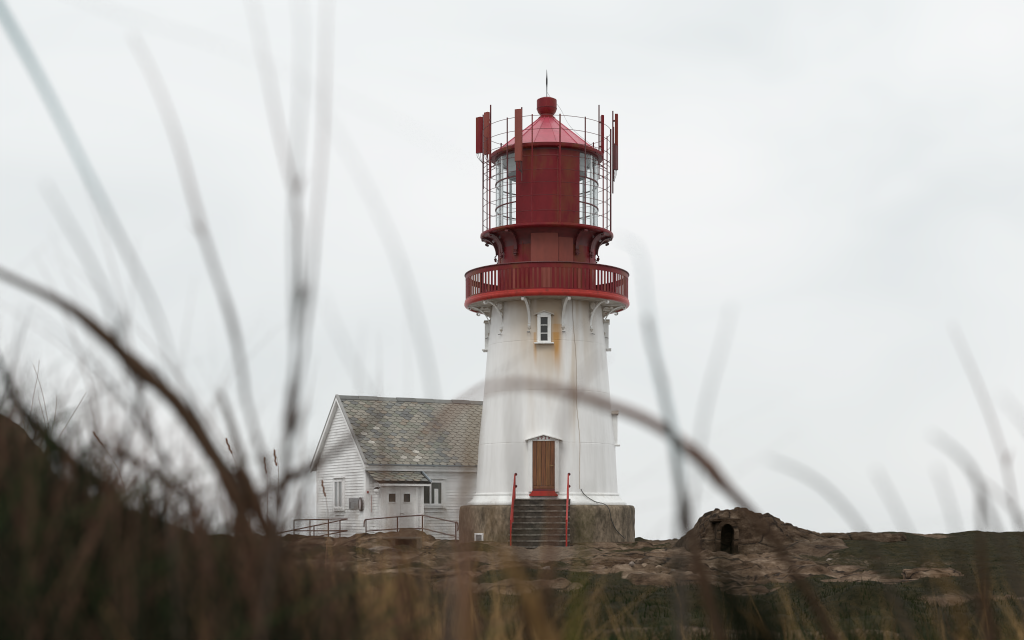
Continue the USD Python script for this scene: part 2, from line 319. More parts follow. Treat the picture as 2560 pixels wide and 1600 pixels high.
def ground_parts(X, Y):
    X, Y = np.asarray(X, float), np.asarray(Y, float)
    pts = np.stack([X, Y, 0 * X], -1)
    z = np.interp(Y, YP, ZP)
    base = np.interp(13.0, YP, ZP)
    left = np.maximum(np.interp(X, LX, LZ) - base, 0) * np.exp(-((Y - 13) / 3.4) ** 2)
    z = z + left
    z = z + 0.50 * np.exp(-((X + 3.95) / 1.6) ** 2 - ((Y - 48.0) / 1.9) ** 2)
    z = z + 0.14 * np.exp(-((X + 7.6) / 1.5) ** 2 - ((Y - 50.0) / 2.0) ** 2)
    z = z + 0.40 * sstep(6.0, 10.0, X) * np.exp(-((Y - 48) / 7.0) ** 2) - sstep(7, 9, X) * np.maximum(Y - 53, 0) * 0.12
    flat = sstep(6.5, 4.2, np.hypot(X - TX, Y - TY))
    n1 = fbm(pts, 0.22, 3); n2 = fbm(pts + 40, 0.9, 4); n3 = np.abs(fbm(pts + 90, 0.55, 3))
    z = z + (np.interp(X, NX, NZ) + (0.06 * n2 + 0.03 * n1) * sstep(0.2, 0, X)) * np.exp(-((Y - 1.3) / 0.48) ** 2)
    Yw = Y + 4.5 * np.sin(0.75 * X + 1.0) + 11 * fbm(pts + 210, 0.16, 3)
    grass = np.clip(0.5 + 1.3 * n1 + 0.45 * n2 + 0.6 * sstep(24, 19, Yw) - 0.50 * sstep(20, 26, Yw) * sstep(9, 6.5, X), 0, 1)
    grass = np.clip(grass + 0.62 * sstep(6.5, 9, X) * sstep(52, 44, Y), 0, 1)
    grass = np.clip(grass - 0.75 * sstep(0.26, 0.46, fbm(pts + 320, 0.3, 4)) * sstep(16, 21, Y) * sstep(8, 5, X), 0, 1)
    grass = np.clip(grass - 0.7 * np.exp(-((X + 4.2) / 2.2) ** 2 - ((Y - 47.5) / 3.0) ** 2), 0, 1)
    grass = np.maximum(grass, sstep(7, 4, Y))
    path = np.exp(-((X - (0.9 - 0.02 * (49 - Y))) / 1.5) ** 2) * sstep(36, 40, Y) * sstep(51, 49, Y)
    grass = grass * (1 - 0.9 * path)
    rock = 1 - grass
    amp = (1 - 0.55 * sstep(8, 10, X) * sstep(38, 44, Y)) * sstep(3, 12, Y) * (1 - 0.85 * flat) * (1 - 0.6 * path)
    # layered ledges: the height is pulled to uneven steps where bare rock shows
    zz = z + amp * (0.16 * n1 + 0.21 * n2)
    q = 0.17; w = zz + 0.22 * fbm(pts + 7, 0.5, 2) + 0.05 * fbm(pts + 31, 2.2, 2)
    led = (np.floor(w / q) + sstep(0.36, 0.64, (w / q) % 1)) * q - w
    zz = zz + amp * (0.75 * rock * led - 0.10 * rock * np.clip(0.12 - n3, 0, 1) / 0.12 * 0.9)
    zz = zz + 0.025 * sstep(0, 2, Y) * n2 + amp * rock * 0.045 * fbm(pts + 77, 3.1, 3)
    zz = np.where((np.abs(X - DRX) < 0.36) & (Y > DRY - 1.4) & (Y < DRY + 0.62), np.minimum(zz, DRZ - 0.26), zz)
    return zz, grass, path
def gz(x, y):
    return float(ground_parts(np.array([x]), np.array([y]))[0][0])

def spaced(lo, hi, f):
    out = [lo]
    while out[-1] < hi: out.append(out[-1] + f(out[-1]))
    return np.array(out)
xs = spaced(0.0, 34, lambda x: 0.05 if x < 5 else (0.10 if x < 19 else 0.4))
xs = np.concatenate([-xs[:0:-1], xs])
ys = spaced(-2.5, 66, lambda y: 0.06 if y < 18 else (0.12 if y < 26 or y > 52 else 0.085))
ys = np.concatenate([ys, spaced(67, 140, lambda y: 3.0)])
GX, GY = np.meshgrid(xs, ys, indexing='ij')
gzv, gg, gp = ground_parts(GX.ravel(), GY.ravel())
gm = usdkit.mesh(stage, '/World/ground', (np.stack([GX.ravel(), GY.ravel(), gzv], -1), quads(len(xs), len(ys))), '/World/Looks/ground', smooth=True)
UsdGeom.PrimvarsAPI(gm).CreatePrimvar('cover', T.Color3fArray, 'vertex').Set(Vt.Vec3fArray.FromNumpy(np.stack([gg, gp, 0 * gg], -1).astype(np.float32)))
tag(gm, 'rocky headland of bare ledges, worn path and dark turf', None, None, 'structure')
tag(dome.GetPrim(), 'pale overcast sky with faint soft clouds', None, None, 'structure')
from scipy.interpolate import RegularGridInterpolator
GI = RegularGridInterpolator((xs, ys), gzv.reshape(GX.shape), bounds_error=False, fill_value=0)
GG = RegularGridInterpolator((xs, ys), gg.reshape(GX.shape), bounds_error=False, fill_value=0)

# ---------------------------------------------------------------- lighthouse
D = 54.7
def A(y): return EYE + (HZ - y) / 65.0
def Fz(y, r): return EYE + (HZ - y) * (D - r) / F
TH0 = rad(-3.8)
fr = np.array([math.sin(TH0), -math.cos(TH0), 0]); rt = np.array([math.cos(TH0), math.sin(TH0), 0]); up = np.array([0, 0, 1.0])
def loc(s, d, z):
    """s to the right of the entrance axis, d out from the tower axis, z up."""
    return rt * s + fr * d + up * z
lh = thing('lighthouse', 'tall white iron lighthouse with red lantern, red balcony and concrete foot', 'lighthouse', (TX, TY, 0))

# concrete foot with an uneven worn rim
prof = [(0.0, 1.36), (2.0, 1.36), (3.18, 1.36), (3.27, 1.35), (3.33, 1.31), (3.365, 1.24)] + [(3.37, z) for z in np.linspace(1.15, -0.6, 16)]
m = revolve(prof, 220)
v = np.array(m.vertices); k = np.hypot(v[:, 0], v[:, 1]) > 2.5
v[k] += (0.016 * fbm(v[k], 1.5, 3) + 0.010 * fbm(v[k], 6.0, 2))[:, None] * np.stack([v[k, 0], v[k, 1], 0.7 * v[k, 2] + 1], -1) / 3.4
plinth = obj('plinth', trimesh.Trimesh(v, m.faces[:, ::-1], process=False), 'concrete', lh, smooth=40)
# vent in the foot
tv = rad(-49)
def onwall(th, r, sx, sz, sy, cz): return turn(bx((0, -r, cz), (sx, sy, sz)), th)
vent = part('vent', lh)
obj('frame', cat(onwall(tv, 3.36, 0.46, 0.06, 0.10, 0.295), onwall(tv, 3.36, 0.46, 0.05, 0.10, 0.0), turn(bx((-0.205, -3.36, 0.147), (0.05, 0.10, 0.235)), tv), turn(bx((0.205, -3.36, 0.147), (0.05, 0.10, 0.235)), tv)), 'house_trim', vent)
for k_ in range(5):
    s = bx((0, 0, 0), (0.355, 0.012, 0.05)); s.apply_transform(trimesh.transformations.rotation_matrix(0.6, [1, 0, 0])); s.apply_translation((0, -3.385, 0.05 + 0.046 * k_))
    obj('slat', turn(s, tv), 'board_grey', vent)

# iron shell: moulded base, tapering wall with sunk seams
WZ = np.array([1.80, 3.6, 5.275, 7.57, 9.2]); WR = np.array([2.725, 2.625, 2.455, 2.26, 2.085])
def wr(z): return np.interp(z, WZ, WR)
def seam(z):
    return sum(np.exp(-((z - s) / 0.012) ** 2) for s in (3.66, 5.60, 7.45))
zz = np.unique(np.concatenate([np.linspace(1.80, 9.12, 190)] + [np.linspace(s - 0.03, s + 0.03, 9) for s in (3.66, 5.60, 7.45)]))
n = 420
th = np.linspace(0, 2 * np.pi, n, endpoint=False)
V = ang(th[:, None], (wr(zz) - 0.006 * seam(zz))[None, :], zz[None, :]).reshape(-1, 3)
TH = np.repeat(((th + np.pi) % (2 * np.pi) - np.pi), len(zz)); ZZ = np.tile(zz, n)
S = TH * wr(ZZ) - TH0 * 2.2                        # distance along the wall from the entrance axis
nn = fbm(np.stack([S * 2.2, 0 * S, ZZ * 0.25], -1), 1.0, 4)
n4 = fbm(np.stack([S * 7, 0 * S, ZZ * 0.35], -1), 1.0, 3)
beige = 1.4 * sstep(4.6, 8.6, ZZ) * np.exp(-((S - 0.35) / 1.35) ** 2) * np.clip(0.8 + 0.9 * nn, 0, 1) + 0.5 * sstep(8.6, 9.1, ZZ) * np.clip(0.6 + nn, 0, 1)
beige += 0.5 * np.exp(-((S - 1.1) / 0.16) ** 2) * sstep(2, 5, ZZ) * np.clip(0.5 + n4, 0, 1) + 0.22 * np.clip(nn * 1.2, 0, 1) * np.exp(-((S - 0.2) / 1.6) ** 2)
def streak(s0, w, z0, z1): return np.exp(-((S - s0 - 0.05 * n4) / w) ** 2) * sstep(z1, z0, ZZ) * (ZZ < z0 + 0.25)
rust = 0.95 * streak(0.40, 0.10, 7.5, 5.9) + 0.8 * streak(-0.36, 0.055, 7.5, 6.2) + 0.5 * streak(0.46, 0.22, 7.8, 5.6) + 0.4 * np.exp(-((S - 0.42) / 0.10) ** 2) * sstep(7.2, 8.2, ZZ) * sstep(8.7, 8.3, ZZ)
rust *= np.clip(0.75 + 0.8 * n4, 0, 1.1)
drk = 0.28 * seam(ZZ) * np.clip(0.5 + n4, 0, 1)
wall = usdkit.mesh(stage, numbered(pathof(lh), 'tower_wall'), (V, quads(n, len(zz), True)), '/World/Looks/white_iron', smooth=True)
UsdGeom.PrimvarsAPI(wall).CreatePrimvar('stain', T.Color3fArray, 'vertex').Set(Vt.Vec3fArray.FromNumpy(np.clip(np.stack([beige, rust, drk], -1), 0, 1).astype(np.float32)))
obj('base_moulding', revolve([(2.70, 1.82), (2.76, 1.81), (2.785, 1.78), (2.785, 1.735), (2.76, 1.72), (2.80, 1.70), (2.86, 1.60), (2.95, 1.52), (3.00, 1.485), (3.0, 1.465), (3.05, 1.46), (3.06, 1.44), (3.06, 1.385), (3.05, 1.365), (2.6, 1.362)], 200).copy(), 'white_trim', lh, smooth=35)

# entrance door
door = part('door', lh)
dz0, dz1, dw, dd = 1.86, 3.70, 0.82, 2.745
pw = dw / 5
for k_ in range(5):
    c = loc(-dw / 2 + pw * (k_ + 0.5), dd, (dz0 + 0.2 + dz1) / 2)
    obj('plank', bx(c, (pw - 0.008, 0.05, dz1 - dz0 - 0.2), TH0, 0.006), 'door_wood_light' if k_ in (1, 3) else 'door_wood', door)
obj('kick_board', bx(loc(0, dd + 0.012, dz0 + 0.14), (dw - 0.02, 0.05, 0.10), TH0, 0.006), 'door_wood', door)
obj('weather_board', bx(loc(0, dd + 0.02, dz0 + 0.04), (dw, 0.07, 0.085), TH0, 0.008), 'red_dark', door)
obj('handle', cat(bx(loc(0.29, dd + 0.07, 2.80), (0.13, 0.02, 0.022), TH0, 0.004), bx(loc(0.345, dd + 0.045, 2.80), (0.02, 0.05, 0.02), TH0)), 'brass', door)
fm = []
for s in (-1, 1):
    fm.append(bx(loc(s * (dw / 2 + 0.075), 2.655, (1.84 + 3.72) / 2), (0.15, 0.30, 1.88), TH0, 0.008))
fm.append(bx(loc(0, 2.60, 3.73), (dw + 0.3, 0.39, 0.05), TH0, 0.004))
obj('door_frame', cat(*fm), 'white_trim', lh)
obj('threshold', prism(Polygon([(-0.52, 1.69), (0.52, 1.69), (0.52, 1.74), (0.44, 1.80), (0.42, 1.87), (-0.42, 1.87), (-0.44, 1.80), (-0.52, 1.74)]), 0.36, fr * 2.80, rt, up), 'red_rail', lh)
ped = part('pediment', lh)
obj('gable_board', prism(Polygon([(-0.58, 3.76), (0.58, 3.76), (0.0, 3.905)]), 0.16, fr * 2.725, rt, up), 'white_trim', ped)
for s in (-1, 1):
    obj('cornice', prism(Polygon([(0, 3.91), (s * 0.685, 3.715), (s * 0.685, 3.745), (0, 3.945)]), 0.52, fr * 2.64, rt, up), 'white_trim', ped)
xo = -0.20
for ch in '1915':
    tm = meshkit.text_mesh(ch, 0.105, 0.012, bold=True)
    vv = np.array(tm.vertices); w_ = vv[:, 0].min(); vv[:, 0] -= (vv[:, 0].max() + w_) / 2
    vv = np.array(fr * 2.806) + np.outer(vv[:, 0] + xo, rt) + np.outer(vv[:, 1] + 3.765, up) + np.outer(vv[:, 2], fr)
    obj('digit', trimesh.Trimesh(vv, tm.faces, process=False), 'digit_red', ped, label=f'dark red numeral {ch} over the door'); xo += 0.133

# windows in the shell
def tower_window(th0, z0, z1, panes, wide=0.26, name='window'):
    f0 = np.array([math.sin(th0), -math.cos(th0), 0]); r0 = np.array([math.cos(th0), math.sin(th0), 0])
    L = lambda s, d, z: r0 * s + f0 * d + up * z
    w = part(name, lh)
    d0 = float(wr(z0)) + 0.02
    h = z1 - z0
    ms = [bx(L(s * (wide / 2 + 0.06), d0 - 0.06, (z0 + z1) / 2), (0.12, 0.28, h + 0.2), th0, 0.006) for s in (-1, 1)]
    ms += [bx(L(0, d0 - 0.06, z1 + 0.06), (wide, 0.272, 0.12), th0), bx(L(0, d0 - 0.06, z0 - 0.03), (wide, 0.272, 0.06), th0)]
    obj('frame', cat(*ms), 'white_trim', w)
    ph = (h - 0.03 * (panes - 1)) / panes
    for k_ in range(panes):
        zc = z0 + ph * (k_ + 0.5) + 0.03 * k_
        obj('pane', bx(L(0, d0 - 0.0, zc), (wide, 0.02, ph), th0), 'pane_dark', w)
        if k_: obj('glazing_bar', bx(L(0, d0 + 0.01, zc - ph / 2 - 0.015), (wide, 0.035, 0.028), th0), 'white_trim', w)
    obj('sill', bx(L(0, d0, z0 - 0.09), (wide + 0.46, 0.36, 0.045), th0, 0.006), 'white_trim', w)
    for s in (-1, 1):
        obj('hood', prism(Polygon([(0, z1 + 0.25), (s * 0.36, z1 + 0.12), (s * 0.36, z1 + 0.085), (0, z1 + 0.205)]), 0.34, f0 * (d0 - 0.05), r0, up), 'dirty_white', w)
    obj('hood_board', prism(Polygon([(-0.30, z1 + 0.11), (0.30, z1 + 0.11), (0, z1 + 0.20)]), 0.24, f0 * (d0 - 0.06), r0, up), 'white_trim', w)
tower_window(TH0, 7.41, 8.28, 3)
tower_window(rad(86.5), 7.42, 8.25, 3, name='side_window')
tower_window(rad(-93.5), 7.42, 8.25, 3, name='side_window')
tower_window(rad(86.5), 3.75, 4.75, 3, name='side_window')

# cable down the wall and over the foot
cth = rad(25.5)
pts = [ang(cth + 0.012 * math.sin(z * 2.1), wr(z) + 0.014, z) for z in np.linspace(9.0, 1.95, 40)]
obj('wall_cable', tube(pts, 0.007, 6), 'cable_rust', lh, smooth=True)
pts = [ang(rad(25.7), 2.76, 1.95), ang(rad(27), 2.81, 1.80), ang(rad(31), 2.93, 1.60), ang(rad(35.5), 3.10, 1.46), ang(rad(38), 3.30, 1.40), ang(rad(39.5), 3.40, 1.30), ang(rad(42), 3.41, 0.95), ang(rad(45.5), 3.41, 0.55), ang(rad(51), 3.42, 0.28), ang(rad(54), 3.5, 0.12)]
from scipy.interpolate import CubicSpline
def spline(pts, n):
    pts = np.array(pts, float); t = np.concatenate([[0], np.cumsum(np.linalg.norm(np.diff(pts, axis=0), axis=1))])
    return CubicSpline(t, pts)(np.linspace(0, t[-1], n))
obj('foot_cable', tube(spline(pts, 50), 0.015, 6), 'cable_black', lh, smooth=True)

# balcony with brackets
def bracket(r_in, r_tip, z_top, z_bot, web, strap, curl, pierced=True):
    f = np.linspace(np.pi / 2, 0, 15)
    a, b = r_tip - r_in, z_top - z_bot
    cr = np.stack([r_tip - a * np.cos(f), z_bot + b * np.sin(f)], -1)
    poly = Polygon([(r_in - 0.12, z_top)] + list(map(tuple, cr)) + [(r_in - 0.02, z_bot - 0.03), (r_in - 0.12, z_bot)])
    for (hx, hz, hr) in ((0.16, 0.80, 0.16), (0.40, 0.88, 0.085), (0.07, 0.48, 0.085), (0.045, 0.24, 0.045)) if pierced else ((0.22, 0.80, 0.10),):
        poly = poly.difference(Point(r_in + hx * a, z_bot + hz * b).buffer(hr * a, 8))
    if hasattr(poly, 'geoms'): poly = max(poly.geoms, key=lambda g: g.area)
    w = prism(poly, web, (0, 0, 0), (0, -1, 0), (0, 0, 1))
    tc = np.linspace(0, 1.5 * np.pi, 9)
    tip = [(r_tip + curl * math.sin(t), z_top - curl + curl * math.cos(t) - 0.02) for t in tc[::-1]]
    line = np.array(tip + [tuple(c - np.array([0, 0.02])) for c in cr] + [(r_in + 0.0, z_bot - 0.06), (r_in + 0.05, z_bot - 0.10), (r_in + 0.03, z_bot - 0.15)])
    tn = np.gradient(line, axis=0); tn /= np.linalg.norm(tn, axis=1, keepdims=True) + 1e-9
    nm = np.stack([-tn[:, 1], tn[:, 0]], -1) * 0.016
    ring = np.vstack([line + nm, (line - nm)[::-1]])
    pl = []
    k_ = len(line)
    v_ = []
    for s in (-strap / 2, strap / 2):
        v_ += [(s, -q[0], q[1]) for q in line + nm] + [(s, -q[0], q[1]) for q in line - nm]
    v_ = np.array(v_); ff = []
    for i in range(k_ - 1):
        a0, a1, b0, b1 = i, i + 1, k_ + i, k_ + i + 1; o = 2 * k_
        for q in ((a0, a1, o + a1, o + a0), (b1, b0, o + b0, o + b1), (a1, a0, b0, b1), (o + a0, o + a1, o + b1, o + b0)):
            ff += [[q[0], q[1], q[2]], [q[0], q[2], q[3]]]
    sm = trimesh.Trimesh(v_, np.array(ff), process=False)
    fin = cat(bx((0, -(r_in + 0.03), z_bot - 0.19), (strap * 1.3, 0.10, 0.05), 0, 0.01), bx((0, -(r_in + 0.02), z_bot - 0.25), (strap * 0.8, 0.08, 0.06), 0, 0.01))
    return w, sm, fin
bw, bs, bf = bracket(2.19, 2.98, 8.97, 8.12, 0.035, 0.095, 0.055)
for k_ in range(11):
    t = rad(14.3 + 360 / 11 * k_)
    b_ = obj('bracket', turn(bs, t), 'white_trim', lh, smooth=40)
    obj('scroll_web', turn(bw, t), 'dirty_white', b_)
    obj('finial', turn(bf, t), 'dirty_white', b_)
    obj('pendant_ring', turn(trimesh.creation.torus(0.055, 0.013, 12, 6).apply_transform(trimesh.transformations.rotation_matrix(0.35, [1, 0, 0])).apply_translation((0, -(2.32), 7.76)), t), 'barge_grey', b_)
bal = part('balcony', lh)
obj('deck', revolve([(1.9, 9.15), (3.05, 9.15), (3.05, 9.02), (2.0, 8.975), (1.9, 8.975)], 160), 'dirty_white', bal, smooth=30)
obj('fascia', revolve([(3.06, 9.20), (3.13, 9.205), (3.155, 9.185), (3.155, 9.12), (3.175, 9.10), (3.175, 9.045), (3.15, 9.00), (3.10, 8.965), (3.04, 8.965), (3.04, 9.20)], 200), 'red_rail', bal, smooth=35)
obj('lower_band', ringbox(3.095, 3.125, 9.205, 9.255, 160), 'red_paint', bal)
obj('upper_band', ringbox(3.093, 3.127, 9.985, 10.165, 160), 'red_paint', bal)
obj('top_rail', revolve([(3.05, 10.165), (3.16, 10.165), (3.17, 10.18), (3.16, 10.205), (3.05, 10.205), (3.05, 10.165)], 160), 'red_dark', bal, smooth=30)
sl = bx((0, -3.11, (9.25 + 9.99) / 2), (0.093, 0.024, 0.75), 0, 0.006)
for k_ in range(120):
    obj('baluster', turn(sl, 2 * np.pi * k_ / 120), 'red_paint' if k_ % 7 else 'red_orange', bal)
for k_ in range(10):
    obj('rail_post', turn(bx((0, -3.07, 9.66), (0.05, 0.05, 1.0)), rad(18 + 36 * k_)), 'red_dark', bal)

# watch room and gallery
wrm = obj('watch_room', revolve([(1.88, 9.15), (1.88, 11.64)], 140), 'red_paint', lh, smooth=True)
obj('sheet_joint', cat(*[turn(bx((0, -1.885, 10.4), (0.03, 0.02, 2.44)), rad(a)) for a in (-72, -30, 58, 100, 160, 220)]), 'red_paint', wrm)
obj('doorway_panel', ringbox(1.86, 2.02, 9.16, 11.50, 14, rad(-18.5), rad(10.5)), 'red_orange', lh, smooth=30)
obj('side_panel', ringbox(1.86, 1.935, 9.16, 11.36, 12, rad(11.2), rad(29)), 'red_orange', lh, smooth=30)
gal = part('gallery', lh)
obj('floor', revolve([(1.9, 11.745), (2.52, 11.745), (2.555, 11.73), (2.56, 11.66), (2.53, 11.625), (2.46, 11.61), (1.86, 11.60)], 160), 'red_paint', gal, smooth=35)
obj('kerb', revolve([(1.98, 11.745), (2.03, 11.745), (2.03, 11.83), (1.98, 11.83)], 140), 'red_paint', gal, smooth=30)
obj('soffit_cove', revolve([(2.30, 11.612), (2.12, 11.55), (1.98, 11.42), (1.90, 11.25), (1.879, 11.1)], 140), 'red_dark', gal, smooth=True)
gw, gs, gf = bracket(1.95, 2.46, 11.60, 10.98, 0.10, 0.14, 0.045, False)
for k_ in range(15):
    t = rad(10 + 24 * k_)
    if abs((10 + 24 * k_ + 180) % 360 - 180) < 20: continue
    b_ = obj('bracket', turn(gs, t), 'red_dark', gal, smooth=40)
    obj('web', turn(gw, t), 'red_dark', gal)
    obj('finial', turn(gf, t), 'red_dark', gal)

# lantern
lan = part('lantern', lh)
obj('front_panel', ringbox(1.93, 1.985, 11.75, 14.64, 40, rad(-36.8), rad(36.8)), 'red_paint', lan, smooth=30)
edges = [36.8] + [58 + 24 * k_ for k_ in range(11)] + [323.2]
for k_ in range(len(edges) - 1):
    a0, a1 = rad(edges[k_]), rad(edges[k_ + 1])
    obj('glass_pane', revolve([(1.96, 11.83), (1.96, 14.64)], 12, a0, a1), 'glass', lan, smooth=True)
for a in edges[1:-1]:
    obj('mullion', turn(bx((0, -1.94, 13.2), (0.10, 0.05, 2.9)), rad(a)), 'mullion_grey', lan)
for z in (12.70, 13.66):
    obj('astragal', ringbox(1.945, 1.99, z - 0.022, z + 0.022, 90, rad(36.8), rad(323.2)), 'red_dark', lan, smooth=30)
obj('head_band', ringbox(1.90, 1.992, 14.56, 14.66, 140), 'red_dark', lan, smooth=30)
obj('inner_drum', revolve([(1.52, 14.02), (1.55, 14.02), (1.55, 14.6)], 90), 'inner_grey', lan, smooth=30)
obj('inner_ceiling', revolve([(0.0, 14.60), (1.95, 14.60)], 60), 'inner_grey', lan)
obj('crack_line', tube([ang(rad(10), 1.995, z) for z in np.linspace(14.5, 11.8, 20)], 0.007, 5), 'red_orange', lan)

# roof, ventilator, spire
roof = part('lantern_roof', lh)
ra = [rad(9 + 24 * k_) for k_ in range(15)]
for k_ in range(15):
    a0, a1 = ra[k_], ra[k_] + rad(24)
    q = np.array([ang(a0, 2.14, 14.745), ang(a1, 2.14, 14.745), ang(a1, 0.25, 16.27), ang(a0, 0.25, 16.27)])
    nrm = np.cross(q[1] - q[0], q[3] - q[0]); nrm /= np.linalg.norm(nrm)
    if nrm[2] < 0: nrm = -nrm
    vv = np.vstack([q, q - nrm * 0.02])
    ff = [[0, 1, 2], [0, 2, 3], [6, 5, 4], [7, 6, 4], [0, 4, 5], [0, 5, 1], [2, 6, 7], [2, 7, 3], [1, 5, 6], [1, 6, 2], [3, 7, 4], [3, 4, 0]]
    obj('roof_panel', trimesh.Trimesh(vv, ff, process=False), 'red_roof', roof)
    obj('standing_seam', tube([ang(a0, 2.15, 14.75), ang(a0, 0.26, 16.275)], 0.016, 6), 'red_roof', roof)
obj('eave_gutter', revolve([(1.96, 14.63), (2.13, 14.635), (2.17, 14.66), (2.185, 14.72), (2.175, 14.775), (2.13, 14.775), (2.11, 14.74), (1.9, 14.70)], 160), 'red_paint', roof, smooth=40)
vt = part('ventilator', lh)
obj('neck', revolve([(0.34, 16.19), (0.345, 16.24), (0.30, 16.29), (0.255, 16.32), (0.25, 16.40)], 48), 'red_paint', vt, smooth=40)
obj('ball_vent', revolve([(0.20, 16.38), (0.27, 16.39), (0.34, 16.47), (0.375, 16.56), (0.385, 16.60), (0.385, 16.93), (0.375, 16.95), (0.25, 17.01), (0.08, 17.05), (0.0, 17.055)], 56), 'red_paint', vt, smooth=40)
obj('collar', hoop(0.385, 16.61, 0.012, 48), 'red_dark', vt, smooth=True)
sp = np.array([(0.016, 17.03), (0.016, 17.25), (0.022, 17.45), (0.034, 17.6), (0.034, 17.75), (0.02, 17.9), (0.008, 18.1), (0.0, 18.14)])
obj('lightning_rod', revolve(sp, 10), 'black_metal', lh, smooth=40)
obj('rod_wire', tube(spline([(0.02, 0, 17.25), (0.16, -0.05, 17.02), (0.44, -0.1, 16.7), (0.75, -0.35, 16.05), (1.25, -0.8, 15.35), (1.9, -1.0, 14.78)], 30), 0.005, 4), 'black_metal', lh)

# cage of posts and hoops round the lantern
cage = part('antenna_cage', lh)
for k_ in range(15):
    t = rad(10 + 24 * k_)
    obj('cage_post', tube([ang(t, 2.46, 11.70), ang(t, 2.46, 15.74)], 0.024 if k_ % 3 else 0.03, 8), 'red_dark' if k_ % 2 else 'red_paint', cage, smooth=40)
for z in (15.69, 15.19, 14.70, 14.22, 13.71, 13.24, 12.76, 12.20):
    obj('cage_hoop', hoop(2.46, z, 0.0095, 90, 6), 'red_dark', cage, smooth=True)
for a in (58, 82, 106, -62, -86, -110, 10, 154, 202):
    obj('cage_stay', tube([ang(rad(a), 2.46, 14.45), ang(rad(a), 2.10, 14.66)], 0.016, 6), 'red_dark', cage)
    obj('cage_stay', tube([ang(rad(a), 2.46, 14.05), ang(rad(a), 1.99, 14.30)], 0.013, 6), 'red_dark', cage)

# panel antennas on the cage
def antenna(label, th_, r, z0, z1, wide, ptop, pbot, side, turn_=0.0, mat='red_paint', thick=0.10):
    a = thing('panel_antenna', label, 'antenna', (TX + r * math.sin(th_), TY - r * math.cos(th_), z0), math.degrees(th_ + turn_), group='antennas round the lantern cage')
    h = z1 - z0
    pr = Polygon([(-wide / 2, 0.0), (-wide / 2 + 0.03, -thick), (wide / 2 - 0.03, -thick), (wide / 2, 0.0)])
    m = trimesh.creation.extrude_polygon(pr.buffer(0.006, 3), h)
    obj('panel', m, mat, a, smooth=30)
    obj('pole', tube([(side, 0.09, pbot - z0), (side, 0.09, ptop - z0)], 0.028, 10), 'red_dark', a, smooth=40)
    for q in (0.18, 0.82):
        obj('clamp', bx((side * 0.5, 0.04, h * q), (abs(side) + 0.06, 0.11, 0.045), 0, 0.006), 'red_dark', a)
    for q in range(3):
        x0 = (-0.3 + 0.3 * q) * wide
        obj('cable', tube(spline([(x0, -0.05, 0.0), (x0, -0.05, -0.13), (x0 * 0.6 + side * 0.3, 0.02, -0.25 - 0.03 * q), (side + 0.02 * q, 0.075, -0.42)], 12), 0.009, 5), 'cable_black', a)
    return a
antenna('outermost left red panel antenna hanging beside the lantern cage', rad(-96), 2.60, 14.97, 16.35, 0.27, 16.47, 13.6, 0.10, rad(62))
antenna('tall narrow red panel antenna behind the left side of the cage', rad(-113), 2.50, 15.10, 16.74, 0.23, 17.05, 14.2, 0.09, rad(75), 'red_orange')
antenna('large orange red panel antenna in front of the lantern roof', rad(-25), 2.60, 14.01, 15.91, 0.28, 16.02, 13.3, 0.10, rad(10), 'red_orange')
antenna('thin red panel antenna beside the tallest pole on the right', rad(120), 2.50, 15.20, 16.70, 0.24, 17.10, 14.2, -0.06, rad(-25))
antenna('upper red panel antenna at the far right of the cage', rad(95), 2.66, 15.05, 16.46, 0.24, 16.58, 13.4, -0.07, rad(-12))
antenna('short dark red antenna box low at the far right of the cage', rad(86), 2.60, 14.22, 15.14, 0.24, 15.9, 13.9, 0.08, rad(-30), 'red_dark')

# ---------------------------------------------------------------- entrance staircase
st = thing('entrance_staircase', 'worn concrete steps up to the brown lighthouse door with red handrails', 'staircase', (TX, TY, 0))
rise, going, hw = 0.208, 0.28, 1.01
off = -0.04
for k_ in range(9):
    d0, zt = 3.70 + going * k_, 1.58 - rise * k_
    din = 2.74 if k_ == 0 else d0 - going
    wv = hw + 0.008 * k_
    m = bx(loc(off, (din + d0) / 2, (zt - 0.05 - 0.7) / 2), (2 * wv, d0 - din, zt - 0.05 + 0.7), TH0) if k_ else cat(bx(loc(off, (2.80 + d0) / 2, (zt - 0.05 + 1.362) / 2), (2 * wv, d0 - 2.80, zt - 0.05 - 1.362), TH0), bx(loc(off, (3.30 + d0) / 2, 0.33), (2 * wv, d0 - 3.30, 2.06), TH0))
    b_ = obj('step', m, 'stair_concrete', st)
    ms = trimesh.creation.box((2 * wv + 0.02, d0 - (2.80 if k_ == 0 else din) + 0.02, 0.05)).subdivide().subdivide().subdivide()
    v = np.array(ms.vertices); v += 0.006 * np.stack([fbm(v + 3 * k_, 5, 2), fbm(v + 50 + 3 * k_, 5, 2), fbm(v + 90, 4, 2)], -1)
    ms = trimesh.Trimesh(v, ms.faces, process=False); ms.apply_transform(trimesh.transformations.rotation_matrix(TH0, [0, 0, 1]))
    ms.apply_translation(loc(off, ((2.80 if k_ == 0 else din) + d0) / 2 + 0.01, zt - 0.025)); obj('nosing', ms, 'stair_edge', b_)
